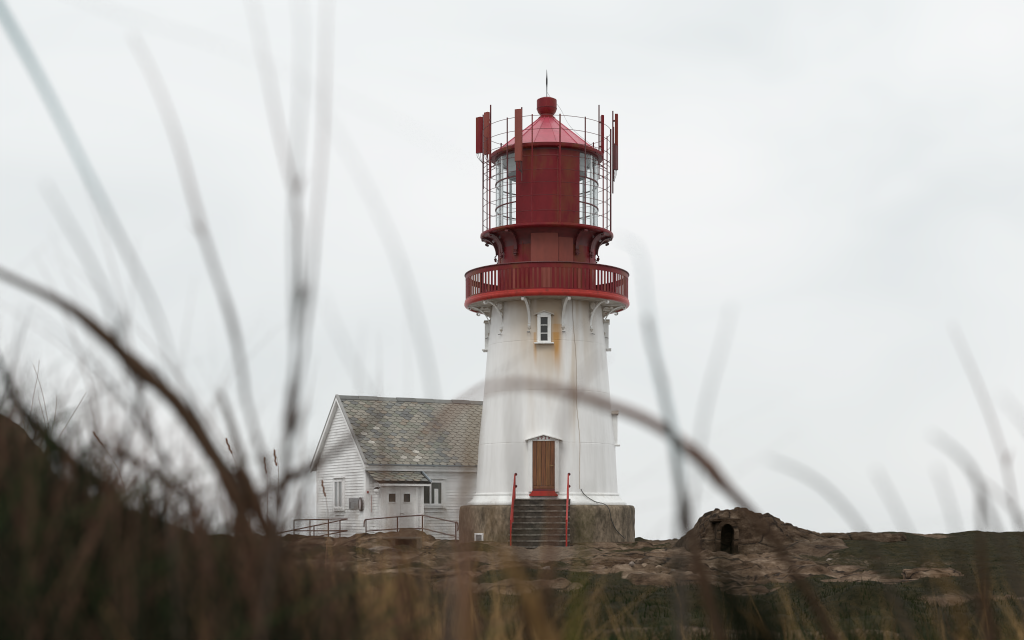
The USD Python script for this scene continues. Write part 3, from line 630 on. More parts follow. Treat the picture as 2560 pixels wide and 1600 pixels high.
for s in (-1, 1):
    hr = part('handrail', st)
    x = off + s * (hw - 0.05)
    top, bot = (3.55, 1.58), (3.70 + going * 7.6, 1.58 - rise * 7.9)
    for h in (0.88, 0.45):
        obj('rail', tube([loc(x, top[0], top[1] + h), loc(x, bot[0], bot[1] + h)], 0.026, 10), 'red_rail', hr, smooth=40)
        obj('knob', trimesh.creation.icosphere(3, 0.055).apply_translation(loc(x + 0.03, top[0], top[1] + h)), 'red_dark', hr, smooth=True)
    obj('post', tube([loc(x, top[0], 1.5), loc(x, top[0], 1.58 + 0.88)], 0.026, 10), 'red_rail', hr, smooth=40)
    obj('post', tube([loc(x, bot[0], bot[1] - 0.1), loc(x, bot[0], bot[1] + 0.88)], 0.026, 10), 'red_rail', hr, smooth=40)
    mid = ((top[0] + bot[0]) / 2, (top[1] + bot[1]) / 2)
    obj('post', tube([loc(x, mid[0], mid[1] - 0.1), loc(x, mid[0], mid[1] + 0.88)], 0.022, 10), 'red_rail', hr, smooth=40)

# ---------------------------------------------------------------- house
W, LEN, HB, ZE, ZR, OV = 5.7, 7.0, -0.30, 3.05, 6.0, 0.30
slope = (ZR - ZE) / (W / 2 + OV)
hs = thing('house', 'small white timber house with fish scale slate roof beside the lighthouse', 'house', (HX, HY, 0), HROT)
obj('wall_core', cat(bx((LEN / 2 + 0.02, W / 2, (HB + 2.85) / 2), (LEN - 0.06, W - 0.06, 2.85 - HB)), prism(Polygon([(0.05, 2.85), (W - 0.05, 2.85), (W / 2, 5.72)]), LEN - 0.06, (LEN / 2 + 0.02, 0, 0), (0, 1, 0), (0, 0, 1))), 'siding_b', hs)
pl = 0.118
zs = np.arange(HB, 5.75, pl)
def plank_mesh(o, e, q0, q1, q0t, q1t, z, nrm):
    """A lapped board from q0 to q1 (q0t..q1t at its top edge) along e, its lower edge proud along nrm."""
    pts = []
    for (q, zz_, d) in ((q0, z, 0.036), (q1, z, 0.036), (q1t, z + pl + 0.004, 0.008), (q0t, z + pl + 0.004, 0.008)):
        pts.append(o + e * q + up * zz_ + nrm * d)
    bk = [p - nrm * 0.03 for p in pts]
    return trimesh.Trimesh(np.array(pts + bk), [[0, 1, 2], [0, 2, 3], [0, 4, 5], [0, 5, 1], [3, 2, 6], [3, 6, 7], [0, 3, 7], [0, 7, 4], [1, 5, 6], [1, 6, 2]], process=False)
ex, ey = np.array([1.0, 0, 0]), np.array([0, 1.0, 0])
gab = part('gable_wall', hs)
for i, z in enumerate(zs):
    def lim(zq): return max(0.0, (zq - ZE) / slope - OV + 0.02)
    b0, b1 = lim(z), lim(z + pl)
    if b1 > W / 2 - 0.05: break
    m = plank_mesh(np.zeros(3), ey, b0, W - b0, b1, W - b1, z, -ex); m.faces = m.faces[:, ::-1]
    obj('plank', m, 'siding' if (i * 7) % 5 else 'siding_b', gab)
fw = part('front_wall', hs)
for i, z in enumerate(zs):
    if z > 2.8: break
    obj('plank', plank_mesh(np.zeros(3), ex, 0, LEN, 0, LEN, z, -ey), 'siding' if (i * 11) % 4 else 'siding_b', fw)
obj('corner_board', cat(bx((-0.02, 0.05, (HB + 2.9) / 2), (0.05, 0.14, 2.9 - HB)), bx((0.06, -0.022, (HB + 2.9) / 2), (0.16, 0.05, 2.9 - HB))), 'house_trim', hs)
obj('corner_board', bx((-0.02, W - 0.06, (HB + 2.9) / 2), (0.05, 0.14, 2.9 - HB)), 'house_trim', hs)
# roof deck, bargeboards, ridge, gutter
rf = part('roof', hs)
GO = -0.15
dn = np.array([-0.0, 0, 0])
for s in (0, 1):
    q = [(-OV, ZE), (W / 2, ZR), (W / 2, ZR - 0.12), (-OV, ZE - 0.12)]
    if s: q = [(W - b, z) for b, z in q]
    obj('roof_deck', prism(Polygon(q), LEN - GO, ((LEN + GO) / 2, 0, 0), (0, 1, 0), (0, 0, 1)), 'house_trim', rf)
    q = [(-OV, ZE + 0.005), (W / 2, ZR + 0.005), (W / 2, ZR + 0.002), (-OV, ZE + 0.002)]
    if s: q = [(W - b, z) for b, z in q]
    obj('underlay', prism(Polygon(q), LEN - GO - 0.1, ((LEN + GO) / 2 + 0.04, 0, 0), (0, 1, 0), (0, 0, 1)), 'roof_under', rf)
    q = [(-OV - 0.03, ZE - 0.20), (W / 2, ZR - 0.14 + 0.0), (W / 2, ZR + 0.045), (-OV - 0.03, ZE + 0.02)]
    if s: q = [(W - b, z) for b, z in q]
    obj('bargeboard', prism(Polygon(q), 0.05, (GO - 0.03, 0, 0), (0, 1, 0), (0, 0, 1)), 'house_trim', rf)
    q = [(-OV - 0.05, ZE + 0.00), (W / 2, ZR + 0.03), (W / 2, ZR + 0.11), (-OV - 0.05, ZE + 0.075)]
    if s: q = [(W - b, z) for b, z in q]
    obj('verge_trim', prism(Polygon(q), 0.12, (GO - 0.01, 0, 0), (0, 1, 0), (0, 0, 1)), 'barge_grey', rf)
nr = 8
for k_ in range(nr):
    x0 = GO + 0.06 + (LEN - GO - 0.06) / nr * k_; x1 = x0 + (LEN - GO - 0.06) / nr - 0.015
    dz = 0.012 * math.sin(k_ * 2.3)
    obj('ridge_cap', cat(prism(Polygon([(W / 2 - 0.17, ZR - 0.075), (W / 2, ZR + 0.085), (W / 2, ZR + 0.055), (W / 2 - 0.17, ZR - 0.105)]), x1 - x0, ((x0 + x1) / 2, 0, dz), (0, 1, 0), (0, 0, 1)),
                         prism(Polygon([(W / 2 + 0.17, ZR - 0.075), (W / 2, ZR + 0.085), (W / 2, ZR + 0.055), (W / 2 + 0.17, ZR - 0.105)]), x1 - x0, ((x0 + x1) / 2, 0, dz), (0, 1, 0), (0, 0, 1))), 'slate_b' if k_ % 3 else 'slate_d', rf)
obj('fascia', bx((LEN / 2 - 0.02, -OV + 0.08, ZE - 0.10), (LEN + 0.2, 0.03, 0.30)), 'house_trim', hs)
obj('eave_soffit', bx((LEN / 2 - 0.02, -OV / 2 + 0.04, ZE - 0.235), (LEN + 0.2, OV - 0.04, 0.03)), 'house_trim', hs)
gp_ = [(math.cos(a) * 0.065, math.sin(a) * 0.065) for a in np.linspace(np.pi, 2 * np.pi, 9)]
gpoly = Polygon(gp_ + [(0.055 * math.cos(a), 0.055 * math.sin(a)) for a in np.linspace(2 * np.pi, np.pi, 9)])
obj('gutter', prism(gpoly, LEN + 0.1, (LEN / 2, -OV - 0.075, ZE + 0.02), (0, 1, 0), (0, 0, 1)), 'zinc', hs)
for k_ in range(6):
    obj('gutter_bracket', bx((0.5 + 1.2 * k_, -OV - 0.07, ZE - 0.055), (0.03, 0.15, 0.02)), 'zinc', hs)

# slates: rounded tails laid in offset courses
def slate(o, e, s_dir, nrm, w, l, jit):
    """o: middle of the tail; e across, s_dir up the slope, nrm out of it. A thick slab with a rounded tail."""
    a = np.linspace(-np.pi / 2, np.pi / 2, 9)
    out = [(w / 2 * math.sin(t), 0.78 * w * 0.5 * (1 - math.cos(t))) for t in a] + [(w / 2, l), (-w / 2, l)]
    ins = [(x * 0.90, 0.012 + y * 0.97) for x, y in out[:-2]] + [(w / 2 * 0.90, l), (-w / 2 * 0.90, l)]
    lift = lambda x, y: nrm * (0.052 - 0.043 * y / l + jit * x)
    top = [o + e * x + s_dir * y + lift(x, y) for x, y in ins]
    rim = [o + e * x + s_dir * y + lift(x, y) - nrm * 0.010 for x, y in out]
    bot = [o + e * x + s_dir * y + lift(x, y) - nrm * 0.034 for x, y in out]
    k_ = len(out); v_ = np.array(top + rim + bot)
    f = [[0, i, i + 1] for i in range(1, k_ - 1)]
    for i in range(k_):
        j = (i + 1) % k_
        if i == k_ - 2: continue
        for b in (0, k_):
            f += [[b + i, b + k_ + i, b + k_ + j], [b + i, b + k_ + j, b + j]]
    return trimesh.Trimesh(v_, np.array(f)[:, ::-1] if np.dot(np.cross(e, s_dir), nrm) < 0 else np.array(f), process=False), k_
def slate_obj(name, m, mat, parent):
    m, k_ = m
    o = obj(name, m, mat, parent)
    e = np.tile(np.concatenate([np.zeros(k_), np.full(k_, 0.55), np.ones(k_)]), len(m.vertices) // (3 * k_)).astype(np.float32)  # mask of the painted gap shade: none on top, full at the underside
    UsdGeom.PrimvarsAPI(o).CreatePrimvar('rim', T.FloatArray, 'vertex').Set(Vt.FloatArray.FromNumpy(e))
    return o
sd_ = np.array([0, 1.0, slope]); sl_len = np.linalg.norm(sd_) * (W / 2 + OV); sd_ /= np.linalg.norm(sd_)
nd_ = np.cross(ex, sd_)
srng = np.random.default_rng(11)
sw, expo = 0.335, 0.183
rows = int(sl_len / expo)
lst = []
for r_ in range(rows):
    for c_ in range(int((LEN - GO) / sw) + 1):
        x = GO + 0.06 + sw * (c_ + (0.5 if r_ % 2 else 0.0)) + 0.10 + srng.normal(0, 0.006)
        if x > LEN - 0.1: continue
        o = np.array([x, -OV - 0.03, ZE - 0.03]) + sd_ * (expo * r_ + srng.normal(0, 0.006))
        ln = min(0.40, sl_len - expo * r_ + 0.02)
        lst.append((x, slate(o, ex, sd_, nd_, sw - 0.008, ln, srng.normal(0, 0.012)), 'slate_' + 'abcdefg'[srng.choice(7, p=[.28, .16, .17, .09, .15, .035, .115])]))
lst.sort(key=lambda q: q[0])
for i, (x, m, mt) in enumerate(lst):
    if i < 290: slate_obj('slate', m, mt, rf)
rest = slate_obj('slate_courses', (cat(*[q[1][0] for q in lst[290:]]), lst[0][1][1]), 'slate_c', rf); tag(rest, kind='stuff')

def house_window(name, c, e, nrm, w, h, panes, mat, parent):
    win = part(name, parent)
    rz = math.atan2(e[1], e[0])
    def B(a, z, d, sa, sz, sdp): return bx(np.array(c) + e * a + up * z + nrm * d, (sa, sdp, sz), rz)
    fm = [B(s * (w / 2 - 0.04), 0, 0.05, 0.08, h, 0.10) for s in (-1, 1)] + [B(0, s * (h / 2 - 0.04), 0.05, w - 0.16, 0.08, 0.097) for s in (-1, 1)]
    fm += [B(s * (w / 2 + 0.055), 0.02, 0.04, 0.11, h + 0.12, 0.075) for s in (-1, 1)]
    obj('frame', cat(*fm), 'house_trim', win)
    pwid = (w - 0.16 - 0.07 * (panes - 1)) / panes
    for k_ in range(panes):
        a = -w / 2 + 0.08 + pwid * (k_ + 0.5) + 0.07 * k_
        obj('pane', B(a, 0, 0.055, pwid, h - 0.16, 0.012), mat, win)
        if k_: obj('mullion', B(a - pwid / 2 - 0.035, 0, 0.06, 0.07, h - 0.16, 0.09), 'house_trim', win)
    obj('head', B(0, h / 2 + 0.10, 0.07, w + 0.30, 0.05, 0.16), 'house_trim', win)
    obj('sill', B(0, -h / 2 - 0.07, 0.08, w + 0.22, 0.05, 0.18), 'house_trim', win)
    obj('apron', B(0, -h / 2 - 0.26, 0.05, w + 0.02, 0.03, 0.06), 'house_trim', win)
    return win
w1 = house_window('window', (0, 2.90, 1.87), -ey, -ex, 1.02, 1.22, 2, 'pane_curtain', hs)
w2 = house_window('window', (2.85, 0, 1.90), ex, -ey, 1.18, 1.04, 2, 'pane_olive', hs)
obj('blind', bx((3.13, -0.064, 1.75), (0.18, 0.004, 0.66)), 'house_trim', w2)

# porch
po = part('porch', hs)
pa0, pa1, pd, pz = 0.34, 2.20, 0.78, 2.30
obj('porch_core', bx(((pa0 + pa1) / 2, -pd / 2 + 0.02, (HB + pz) / 2), (pa1 - pa0 - 0.06, pd - 0.08, pz - HB)), 'siding_b', po)
for i, z in enumerate(zs):
    if z > pz - 0.1: break
    m = plank_mesh(np.array([pa0 + 0.0, 0, 0]), ey, -pd, 0, -pd, 0, z, -ex); m.faces = m.faces[:, ::-1]
    for seg in ((pa0, pa0 + 0.12), (1.86, pa1)):
        obj('porch_plank', plank_mesh(np.array([0, -pd, 0]), ex, seg[0], seg[1], seg[0], seg[1], z, -ey), 'siding', po)
    obj('porch_plank', m, 'siding', po)
obj('porch_corner_board', cat(bx((pa0 - 0.02, -pd + 0.05, (HB + pz) / 2), (0.05, 0.14, pz - HB)), bx((pa0 + 0.05, -pd - 0.03, (HB + pz) / 2), (0.12, 0.05, pz - HB)), bx((pa1 - 0.05, -pd - 0.03, (HB + pz) / 2), (0.12, 0.05, pz - HB))), 'house_trim', po)
dA, dB, dT = 0.53, 1.83, 2.05
obj('door_surround', cat(bx((dA - 0.06, -pd - 0.04, (HB + dT + 0.1) / 2), (0.12, 0.09, dT + 0.1 - HB)), bx((dB + 0.06, -pd - 0.04, (HB + dT + 0.1) / 2), (0.12, 0.09, dT + 0.1 - HB)), bx(((dA + dB) / 2, -pd - 0.035, dT + 0.05), (dB - dA, 0.08, 0.10))), 'house_trim', po)
for s, (a0, a1, wa, wb) in enumerate(((dA, (dA + dB) / 2 - 0.004, 0.665, 0.965), ((dA + dB) / 2 + 0.004, dB, 1.32, 1.61))):
    m = prism(sbox(a0, HB + 0.1, a1, dT).difference(sbox(wa, 1.52, wb, 1.85)), 0.045, (0, -pd - 0.01, 0), (1, 0, 0), (0, 0, 1))
    leaf = obj('door_leaf', m, 'house_trim', po)
    obj('door_pane', bx(((wa + wb) / 2, -pd - 0.012, 1.685), (wb - wa, 0.012, 0.33)), 'pane_dark', leaf)
    obj('pane_bead', cat(*[bx(((wa + wb) / 2, -pd - 0.045, z), (wb - wa + 0.07, 0.03, 0.03)) for z in (1.505, 1.865)]), 'house_trim', leaf)
obj('door_handle', tube(spline([(1.16, -pd - 0.04, 1.02), (1.17, -pd - 0.10, 1.05), (1.25, -pd - 0.10, 1.05), (1.31, -pd - 0.10, 1.0)], 12), 0.016, 6), 'barge_grey', po)
# porch roof
pr0, pr1, pe = 0.12, 2.42, 1.08
psl = np.array([0, pe, 2.84 - 2.34]); pl_ = np.linalg.norm(psl); psd = psl / pl_; pnd = np.cross(ex, psd)
obj('porch_roof_deck', prism(Polygon([(-pe, 2.34), (0, 2.84), (0, 2.76), (-pe, 2.26)]), pr1 - pr0, ((pr0 + pr1) / 2, 0, 0), (0, 1, 0), (0, 0, 1)), 'roof_under', po)
obj('porch_fascia', bx(((pr0 + pr1) / 2, -pe + 0.03, 2.25), (pr1 - pr0 - 0.05, 0.03, 0.16)), 'house_trim', po)
obj('porch_frieze', bx(((pa0 + pa1) / 2, -pd - 0.02, 2.22), (pa1 - pa0, 0.06, 0.16)), 'house_trim', po)
obj('porch_verge', prism(Polygon([(-pe - 0.02, 2.33), (0, 2.85), (0, 2.92), (-pe - 0.02, 2.40)]), 0.07, (pr1, 0, 0), (0, 1, 0), (0, 0, 1)), 'zinc', po)
for r_ in range(6):
    for c_ in range(8):
        x = pr0 + 0.02 + sw * (c_ + (0.5 if r_ % 2 else 0.0)) + srng.normal(0, 0.005)
        if x + sw / 2 > pr1 + 0.06 or x - sw / 2 < pr0 - 0.2: continue
        o = np.array([x, -pe - 0.03, 2.33]) + psd * (0.19 * r_)
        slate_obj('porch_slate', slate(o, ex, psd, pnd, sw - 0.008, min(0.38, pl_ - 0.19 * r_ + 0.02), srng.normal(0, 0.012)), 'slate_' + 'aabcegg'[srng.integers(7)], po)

def hl(a, b, z):
    c_, s_ = math.cos(rad(HROT)), math.sin(rad(HROT))
    return (HX + a * c_ - b * s_, HY + a * s_ + b * c_, z)
lp = thing('wall_lamp', 'white globe lamp under a black cap on the porch corner', 'lamp', hl(pa0 - 0.05, -pd + 0.02, 2.02), HROT)
obj('globe', trimesh.creation.icosphere(3, 0.115).apply_translation((-0.16, -0.05, -0.06)), 'lamp_globe', lp, smooth=True)
obj('cap', revolve([(0.0, 0.095), (0.06, 0.085), (0.10, 0.05), (0.105, 0.02)], 20).apply_translation((-0.16, -0.05, 0.0)), 'black_metal', lp, smooth=True)
obj('arm', tube([(-0.16, -0.05, 0.08), (-0.05, -0.02, 0.10), (0.02, 0, 0.06)], 0.016, 6), 'black_metal', lp)
sg = thing('notice_board', 'grey rectangular notice board on the white gable wall', 'notice board', hl(-0.05, 1.23, 1.46), HROT)
obj('board', bx((0, 0, 0), (0.03, 1.0, 0.46), 0, 0.006), 'board_grey', sg)
obj('picture', bx((-0.017, 0.34, -0.06), (0.004, 0.2, 0.26)), 'board_print', sg)
for k_ in range(5):
    obj('print_line', bx((-0.017, -0.12, 0.15 - 0.07 * k_), (0.004, 0.5 - 0.07 * (k_ % 3), 0.018)), 'board_print', sg)
rs = thing('round_sign', 'round sign with dark rim at the house corner beside the notice board', 'sign', hl(-0.09, 0.40, 1.43), HROT - 10)
def disc(r0, r1, x0, x1):
    m = revolve([(r0, x0), (r1, x0), (r1, x1), (r0, x1), (r0, x0)], 40); m.apply_transform(trimesh.transformations.rotation_matrix(np.pi / 2, [0, 1, 0])); return m
obj('face', disc(0.0, 0.235, -0.012, 0.012), 'sign_face', rs)
obj('rim', disc(0.225, 0.285, -0.022, 0.022), 'sign_rim', rs)
obj('bracket', bx((0.05, 0, 0), (0.09, 0.05, 0.3)), 'board_grey', rs)
tm = thing('thermometer', 'thin red strip thermometer on the white wall beside the porch', 'thermometer', hl(0.20, -0.06, 1.45), HROT)
obj('backing', bx((0, 0, 0), (0.035, 0.02, 0.72)), 'house_trim', tm); obj('tube', bx((0, -0.014, 0), (0.014, 0.012, 0.70)), 'thermo_red', tm)
hk = thing('hose_hook', 'small reddish wall hook at the house corner', 'hook', hl(0.06, -0.06, 1.92), HROT)
obj('plate', bx((0, 0, 0), (0.07, 0.02, 0.09)), 'thermo_red', hk); obj('peg', tube([(0, 0, 0), (-0.03, -0.08, -0.01), (-0.06, -0.1, 0.03)], 0.014, 6), 'thermo_red', hk)

# ---------------------------------------------------------------- ramp railings
def rail_thing(label, posts, rails, extra=()):
    o = P(*posts[0][0]); o[2] = gz(o[0], o[1])
    t = thing('ramp_railing', label, 'railing', o, group='ramp railings before the house')
    for (top, bot) in posts:
        a = P(*top); g = gz(a[0], a[1]) - 0.15
        b = np.array([a[0], a[1], min(P(bot[0], bot[1], top[2])[2], g)])
        obj('post', tube([a - o, b - o], 0.024, 8), 'rail_brown', t, smooth=40)
    for pts_ in rails:
        obj('rail', tube([P(*q) - o for q in pts_], 0.024, 8), 'rail_brown', t, smooth=40)
    for pts_ in extra:
        obj('rail_end', tube(spline([P(*q) - o for q in pts_], 14), 0.027, 8), 'rail_brown', t, smooth=40)
    return t
rail_thing('brown pipe railing in front of the double porch doors', [((915, 1299, 56.5), (915, 1346)), ((993.6, 1292, 54.6), (993.6, 1336)), ((1056, 1288, 52.6), (1056, 1347)), ((1139.5, 1306, 49.2), (1139.5, 1378))],
           [[(915, 1299, 56.5), (993.6, 1292, 54.6)], [(993.6, 1292, 54.6), (1056, 1288, 52.6)], [(1056, 1288, 52.6), (1139.5, 1306, 49.2)], [(915, 1328, 56.5), (993.6, 1322, 54.6)], [(993.6, 1322, 54.6), (1056, 1321, 52.6)], [(1056, 1321, 52.6), (1139.5, 1341, 49.2)]],
           [[(916, 1298.5, 56.5), (912, 1301, 56.4), (910.5, 1308, 56.3), (910, 1317, 56.3)], [(1139, 1306, 49.2), (1143, 1307, 49.1), (1145, 1315, 49.1), (1144, 1327, 49.1)]])
rail_thing('brown switchback ramp railing before the white gable wall', [((735, 1300, 57.5), (735, 1354)), ((775, 1299, 57.6), (775, 1352)), ((821, 1298, 57.7), (821, 1352)), ((785, 1316, 55.6), (785, 1352)), ((850, 1302, 56.0), (850, 1352))],
           [[(735, 1300, 57.5), (869, 1297, 57.8)], [(735, 1327, 57.5), (869, 1326.5, 57.8)], [(869, 1297.5, 56.2), (700, 1332, 55.0)], [(700, 1332, 55.0), (500, 1377, 53.6)], [(869, 1326.5, 56.2), (740, 1352, 55.3)]])

# ---------------------------------------------------------------- bunker in the rock on the right
bxp = np.array([1690, 1712, 1732, 1748, 1756, 1761, 1785, 1805, 1822, 1835, 1860, 1900, 1922, 1940, 1975, 2010, 2040, 2065, 2110])
byp = np.array([1400, 1352, 1336, 1319, 1306, 1296, 1281, 1277, 1279, 1274, 1278, 1288, 1286, 1299, 1307, 1322, 1331, 1335, 1352])
YB = 45.6
BX, BZ = (bxp - 1280) * YB / F, EYE + (HZ - byp) * YB / F
gx = np.arange(BX[0], BX[-1], 0.035); gy = np.arange(41.8, 49.5, 0.05)
RX, RY = np.meshgrid(gx, gy, indexing='ij')
pts = np.stack([RX, RY, 0 * RX], -1).reshape(-1, 3)
wob = fbm(pts, 0.8, 4).reshape(RX.shape) * 1.5
y0 = 43.4 + 0.5 * wob + 1.0 * sstep(7.2, 9.5, RX)
shape_ = 0.14 * sstep(41.9, 44.5, RY) + 0.86 * sstep(0, 1, (RY - y0) / (0.9 + 1.2 * sstep(6.8, 9.0, RX))) * sstep(49.4, 46.6, RY)
gnd = GI(np.stack([RX, RY], -1).reshape(-1, 2)).reshape(RX.shape)
topz = np.interp(RX, BX, BZ)
det = fbm(pts + 5, 1.7, 4).reshape(RX.shape)
cr = np.abs(fbm(pts + 60, 1.1, 3)).reshape(RX.shape)
wq = gnd + np.maximum(topz - gnd, 0) * np.clip(shape_, 0, 1)
q = 0.20; w_ = wq + 0.30 * det
wq = wq + (0.38 * ((np.floor(w_ / q) + sstep(0.35, 0.65, (w_ / q) % 1)) * q - w_ ) + 0.10 * det + 0.03 * fbm(pts + 15, 4.5, 3).reshape(RX.shape) - 0.12 * np.clip(0.10 - cr, 0, 1) / 0.10) * np.clip(shape_ * 3, 0, 1)
edge = np.minimum.reduce([(RX - gx[0]) / 0.4, (gx[-1] - RX) / 0.4, (RY - gy[0]) / 0.4, (gy[-1] - RY) / 0.4])
wq = np.where(edge < 1, gnd - 0.25 + (wq - gnd + 0.25) * sstep(0, 1, edge), wq)
nx_, ny_ = RX.shape
topv = np.stack([RX, RY, wq], -1).reshape(-1, 3)
ft = quads(nx_, ny_)
botv = topv.copy(); botv[:, 2] = -1.5
idx = np.arange(nx_ * ny_).reshape(nx_, ny_)
loop = np.concatenate([idx[:, 0], idx[-1, 1:], idx[-2::-1, -1], idx[0, -2:0:-1]])
N_ = nx_ * ny_
side = []
for i in range(len(loop)):
    a, b = loop[i], loop[(i + 1) % len(loop)]
    side += [[a, N_ + a, N_ + b], [a, N_ + b, b]]
solid = trimesh.Trimesh(np.vstack([topv, botv]), np.vstack([ft, ft[:, ::-1] + N_, side]), process=False)
if solid.volume < 0: solid.invert()
px0 = P(1812, 1340, 43.9)
ax0 = px0[0]
archp = Polygon([(-0.23, -0.8), (0.15, -0.8), (0.21, 0.06)] + [(0.21 * math.cos(t), 0.08 + 0.30 * math.sin(t)) for t in np.linspace(0.1, np.pi - 0.1, 12)] + [(-0.21, 0.06)])
cut = prism(archp.buffer(0.0), 2.2, (ax0, 42.95, px0[2]), (1, 0, 0), (0, 0, 1))
rockm = None
try:
    ma = manifold3d.Manifold(manifold3d.Mesh(solid.vertices.astype(np.float32), solid.faces.astype(np.uint32)))
    mb = manifold3d.Manifold(manifold3d.Mesh(cut.vertices.astype(np.float32), cut.faces.astype(np.uint32)))
    if mb.volume() < 0: mb = manifold3d.Manifold(manifold3d.Mesh(cut.vertices.astype(np.float32), cut.faces[:, ::-1].astype(np.uint32)))
    mr_ = (ma - mb).to_mesh()
    rockm = trimesh.Trimesh(mr_.vert_properties[:, :3], mr_.tri_verts, process=False)
except Exception as e:
    print('boolean failed', e)
if rockm is None or len(rockm.faces) < 100:
    print('bunker fallback'); rockm = solid
bo = np.array([ax0, 45.0, float(GI((ax0, 45.0)))])
bk = thing('rock_bunker', 'rocky mound with a dark arched bunker opening right of the lighthouse', 'bunker', bo)
rockm.apply_translation(-bo)
obj('rock_mass', rockm, 'bunker_rock', bk, smooth=50)
fy = 43.05
fram = archp.buffer(0.13, join_style=2).difference(archp).difference(sbox(-2, -2, 2, -0.75))
obj('arch_frame', prism(fram, 0.9, np.array([ax0, 43.75, px0[2]]) - bo, (1, 0, 0), (0, 0, 1)), 'bunker_rock', bk)
obj('lintel_slab', bx(np.array([ax0 - 0.02, 43.8, px0[2] + 0.50]) - bo, (0.86, 0.9, 0.09), 0.05, 0.012), 'bunker_rock', bk)

# drain opening in the dome of rock before the house
dr = P(1016, 1368, 45.9)
dt = thing('concrete_drain', 'square dark drain opening under a concrete slab in the rock', 'drain', (dr[0], dr[1], gz(dr[0], dr[1])))
o_ = np.array([0, 0, dr[2] - gz(dr[0], dr[1])])
obj('slab', bx(o_ + (-0.15, 0.2, 0.29), (1.25, 0.9, 0.07), 0.03, 0.012), 'portal_concrete', dt)
obj('wall', bx(o_ + (-0.41, 0.2, -0.12), (0.13, 0.85, 0.75), 0, 0.01), 'portal_concrete', dt)
obj('wall', bx(o_ + (0.41, 0.2, -0.12), (0.13, 0.85, 0.75), 0, 0.01), 'portal_concrete', dt)
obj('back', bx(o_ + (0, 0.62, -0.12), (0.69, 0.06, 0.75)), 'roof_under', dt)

# boulders
def boulder(label, px, py, Y, sx, sy, sz, mat, seed):
    p = P(px, py, Y); p[2] = gz(p[0], p[1])
    m = trimesh.creation.icosphere(4, 1.0); v = np.array(m.vertices)
    pl3 = np.random.default_rng(seed).normal(size=(11, 3)); pl3 /= np.linalg.norm(pl3, axis=1, keepdims=True)
    for d in pl3:
        h = v @ d; k2 = h > 0.60; v[k2] -= np.outer(h[k2] - 0.60, d) * 0.97
    v *= 1 + 0.16 * fbm(v + seed, 2.2, 4)[:, None]
    v *= np.array([sx, sy, sz]); v[:, 2] += sz * 0.35
    t = thing('boulder', label, 'boulder', p, group='loose stones on the headland'); obj('stone', trimesh.Trimesh(v, m.faces, process=False), 'ground' if mat == 'rock' else mat, t, smooth=35)
boulder('small pointed boulder on the path below the stairs', 1364, 1446, 30.5, 0.15, 0.16, 0.14, 'rock_pale', 3)
boulder('low brown boulder left of the pointed one on the path', 1335, 1446, 31, 0.13, 0.16, 0.09, 'rock', 5)
boulder('pale rounded boulder at the foot of the bunker mound', 1684, 1440, 31, 0.11, 0.14, 0.16, 'rock_pale', 8)
boulder('pale ledge stone below the drain opening', 960, 1394, 43, 0.85, 0.5, 0.16, 'rock_pale', 15)
boulder('small grey stone in the hollow right of the path', 1580, 1466, 29, 0.07, 0.08, 0.06, 'rock_pale', 21)
boulder('broken pale stones edge on the slope right of the bunker', 2085, 1372, 40, 0.4, 0.3, 0.10, 'rock_pale', 25)

# broad rounded slabs of bare rock stepping down before the house and the tower
def ledge(label, px, py, Y, sx, sy, sz, seed, mat='ledge_rock'):
    p = P(px, py, Y); p[2] = gz(p[0], p[1])
    m = trimesh.creation.icosphere(5, 1.0); v = np.array(m.vertices)
    v = np.sign(v) * np.abs(v) ** np.array([0.85, 0.85, 0.6])
    w = v * np.array([sx, sy, sz])
    v = v * (1 + 0.22 * fbm(np.stack([v[:, 0], v[:, 1], 0 * v[:, 2]], -1) + seed, 1.3, 3))[:, None]
    v = v * np.array([sx, sy, sz])
    q_ = 0.07; w_ = v[:, 2] + 0.05 * fbm(w + seed, 1.6, 3)
    v[:, 2] += 0.7 * ((np.floor(w_ / q_) + sstep(0.35, 0.65, (w_ / q_) % 1)) * q_ - w_) + 0.025 * fbm(w + 3 * seed, 3.5, 3) - 0.05 * np.clip(0.08 - np.abs(fbm(w + 9 + seed, 1.2, 3)), 0, 1) / 0.08
    t = thing('rock_ledge', label, 'rock ledge', p, group='rock ledges on the headland')
    obj('stone', trimesh.Trimesh(v, m.faces, process=False), mat, t, smooth=40)
ledge('long pale rock ledge slanting below the porch railing', 1010, 1470, 27, 1.15, 0.8, 0.17, 41)
ledge('pale rock ledge in the turf left of the lower path', 1130, 1500, 22.5, 0.62, 0.6, 0.12, 42)
ledge('brown rock ledge across the foot of the path', 1330, 1462, 29, 0.9, 0.8, 0.12, 43, 'ground')
ledge('long flat rock ledge between the path and the bunker', 1620, 1478, 27, 1.05, 0.8, 0.13, 44, 'ground')
ledge('upper broken rock ledge right of the concrete foot', 1600, 1396, 40, 1.25, 0.9, 0.22, 45, 'ground')
ledge('middle broken rock ledge right of the concrete foot', 1510, 1420, 36, 1.1, 0.8, 0.20, 46, 'ground')
ledge('dark rock ledge in the hollow left of the bunker', 1665, 1428, 33.5, 0.75, 0.7, 0.22, 47, 'bunker_rock')
ledge('pale rounded rock ledge left of the drain opening', 850, 1368, 46.5, 1.15, 0.9, 0.30, 48)
ledge('large pale rock slab on the dark slope at far right', 2330, 1452, 26, 0.5, 0.8, 0.20, 49, 'ledge_rock')
ledge('low brown rock slab below the large slab at far right', 2190, 1486, 23.5, 1.0, 0.7, 0.10, 50, 'ground')
ledge('rock ledge on the ridge right of the bunker', 2150, 1352, 46, 1.5, 0.8, 0.20, 51, 'bunker_rock')

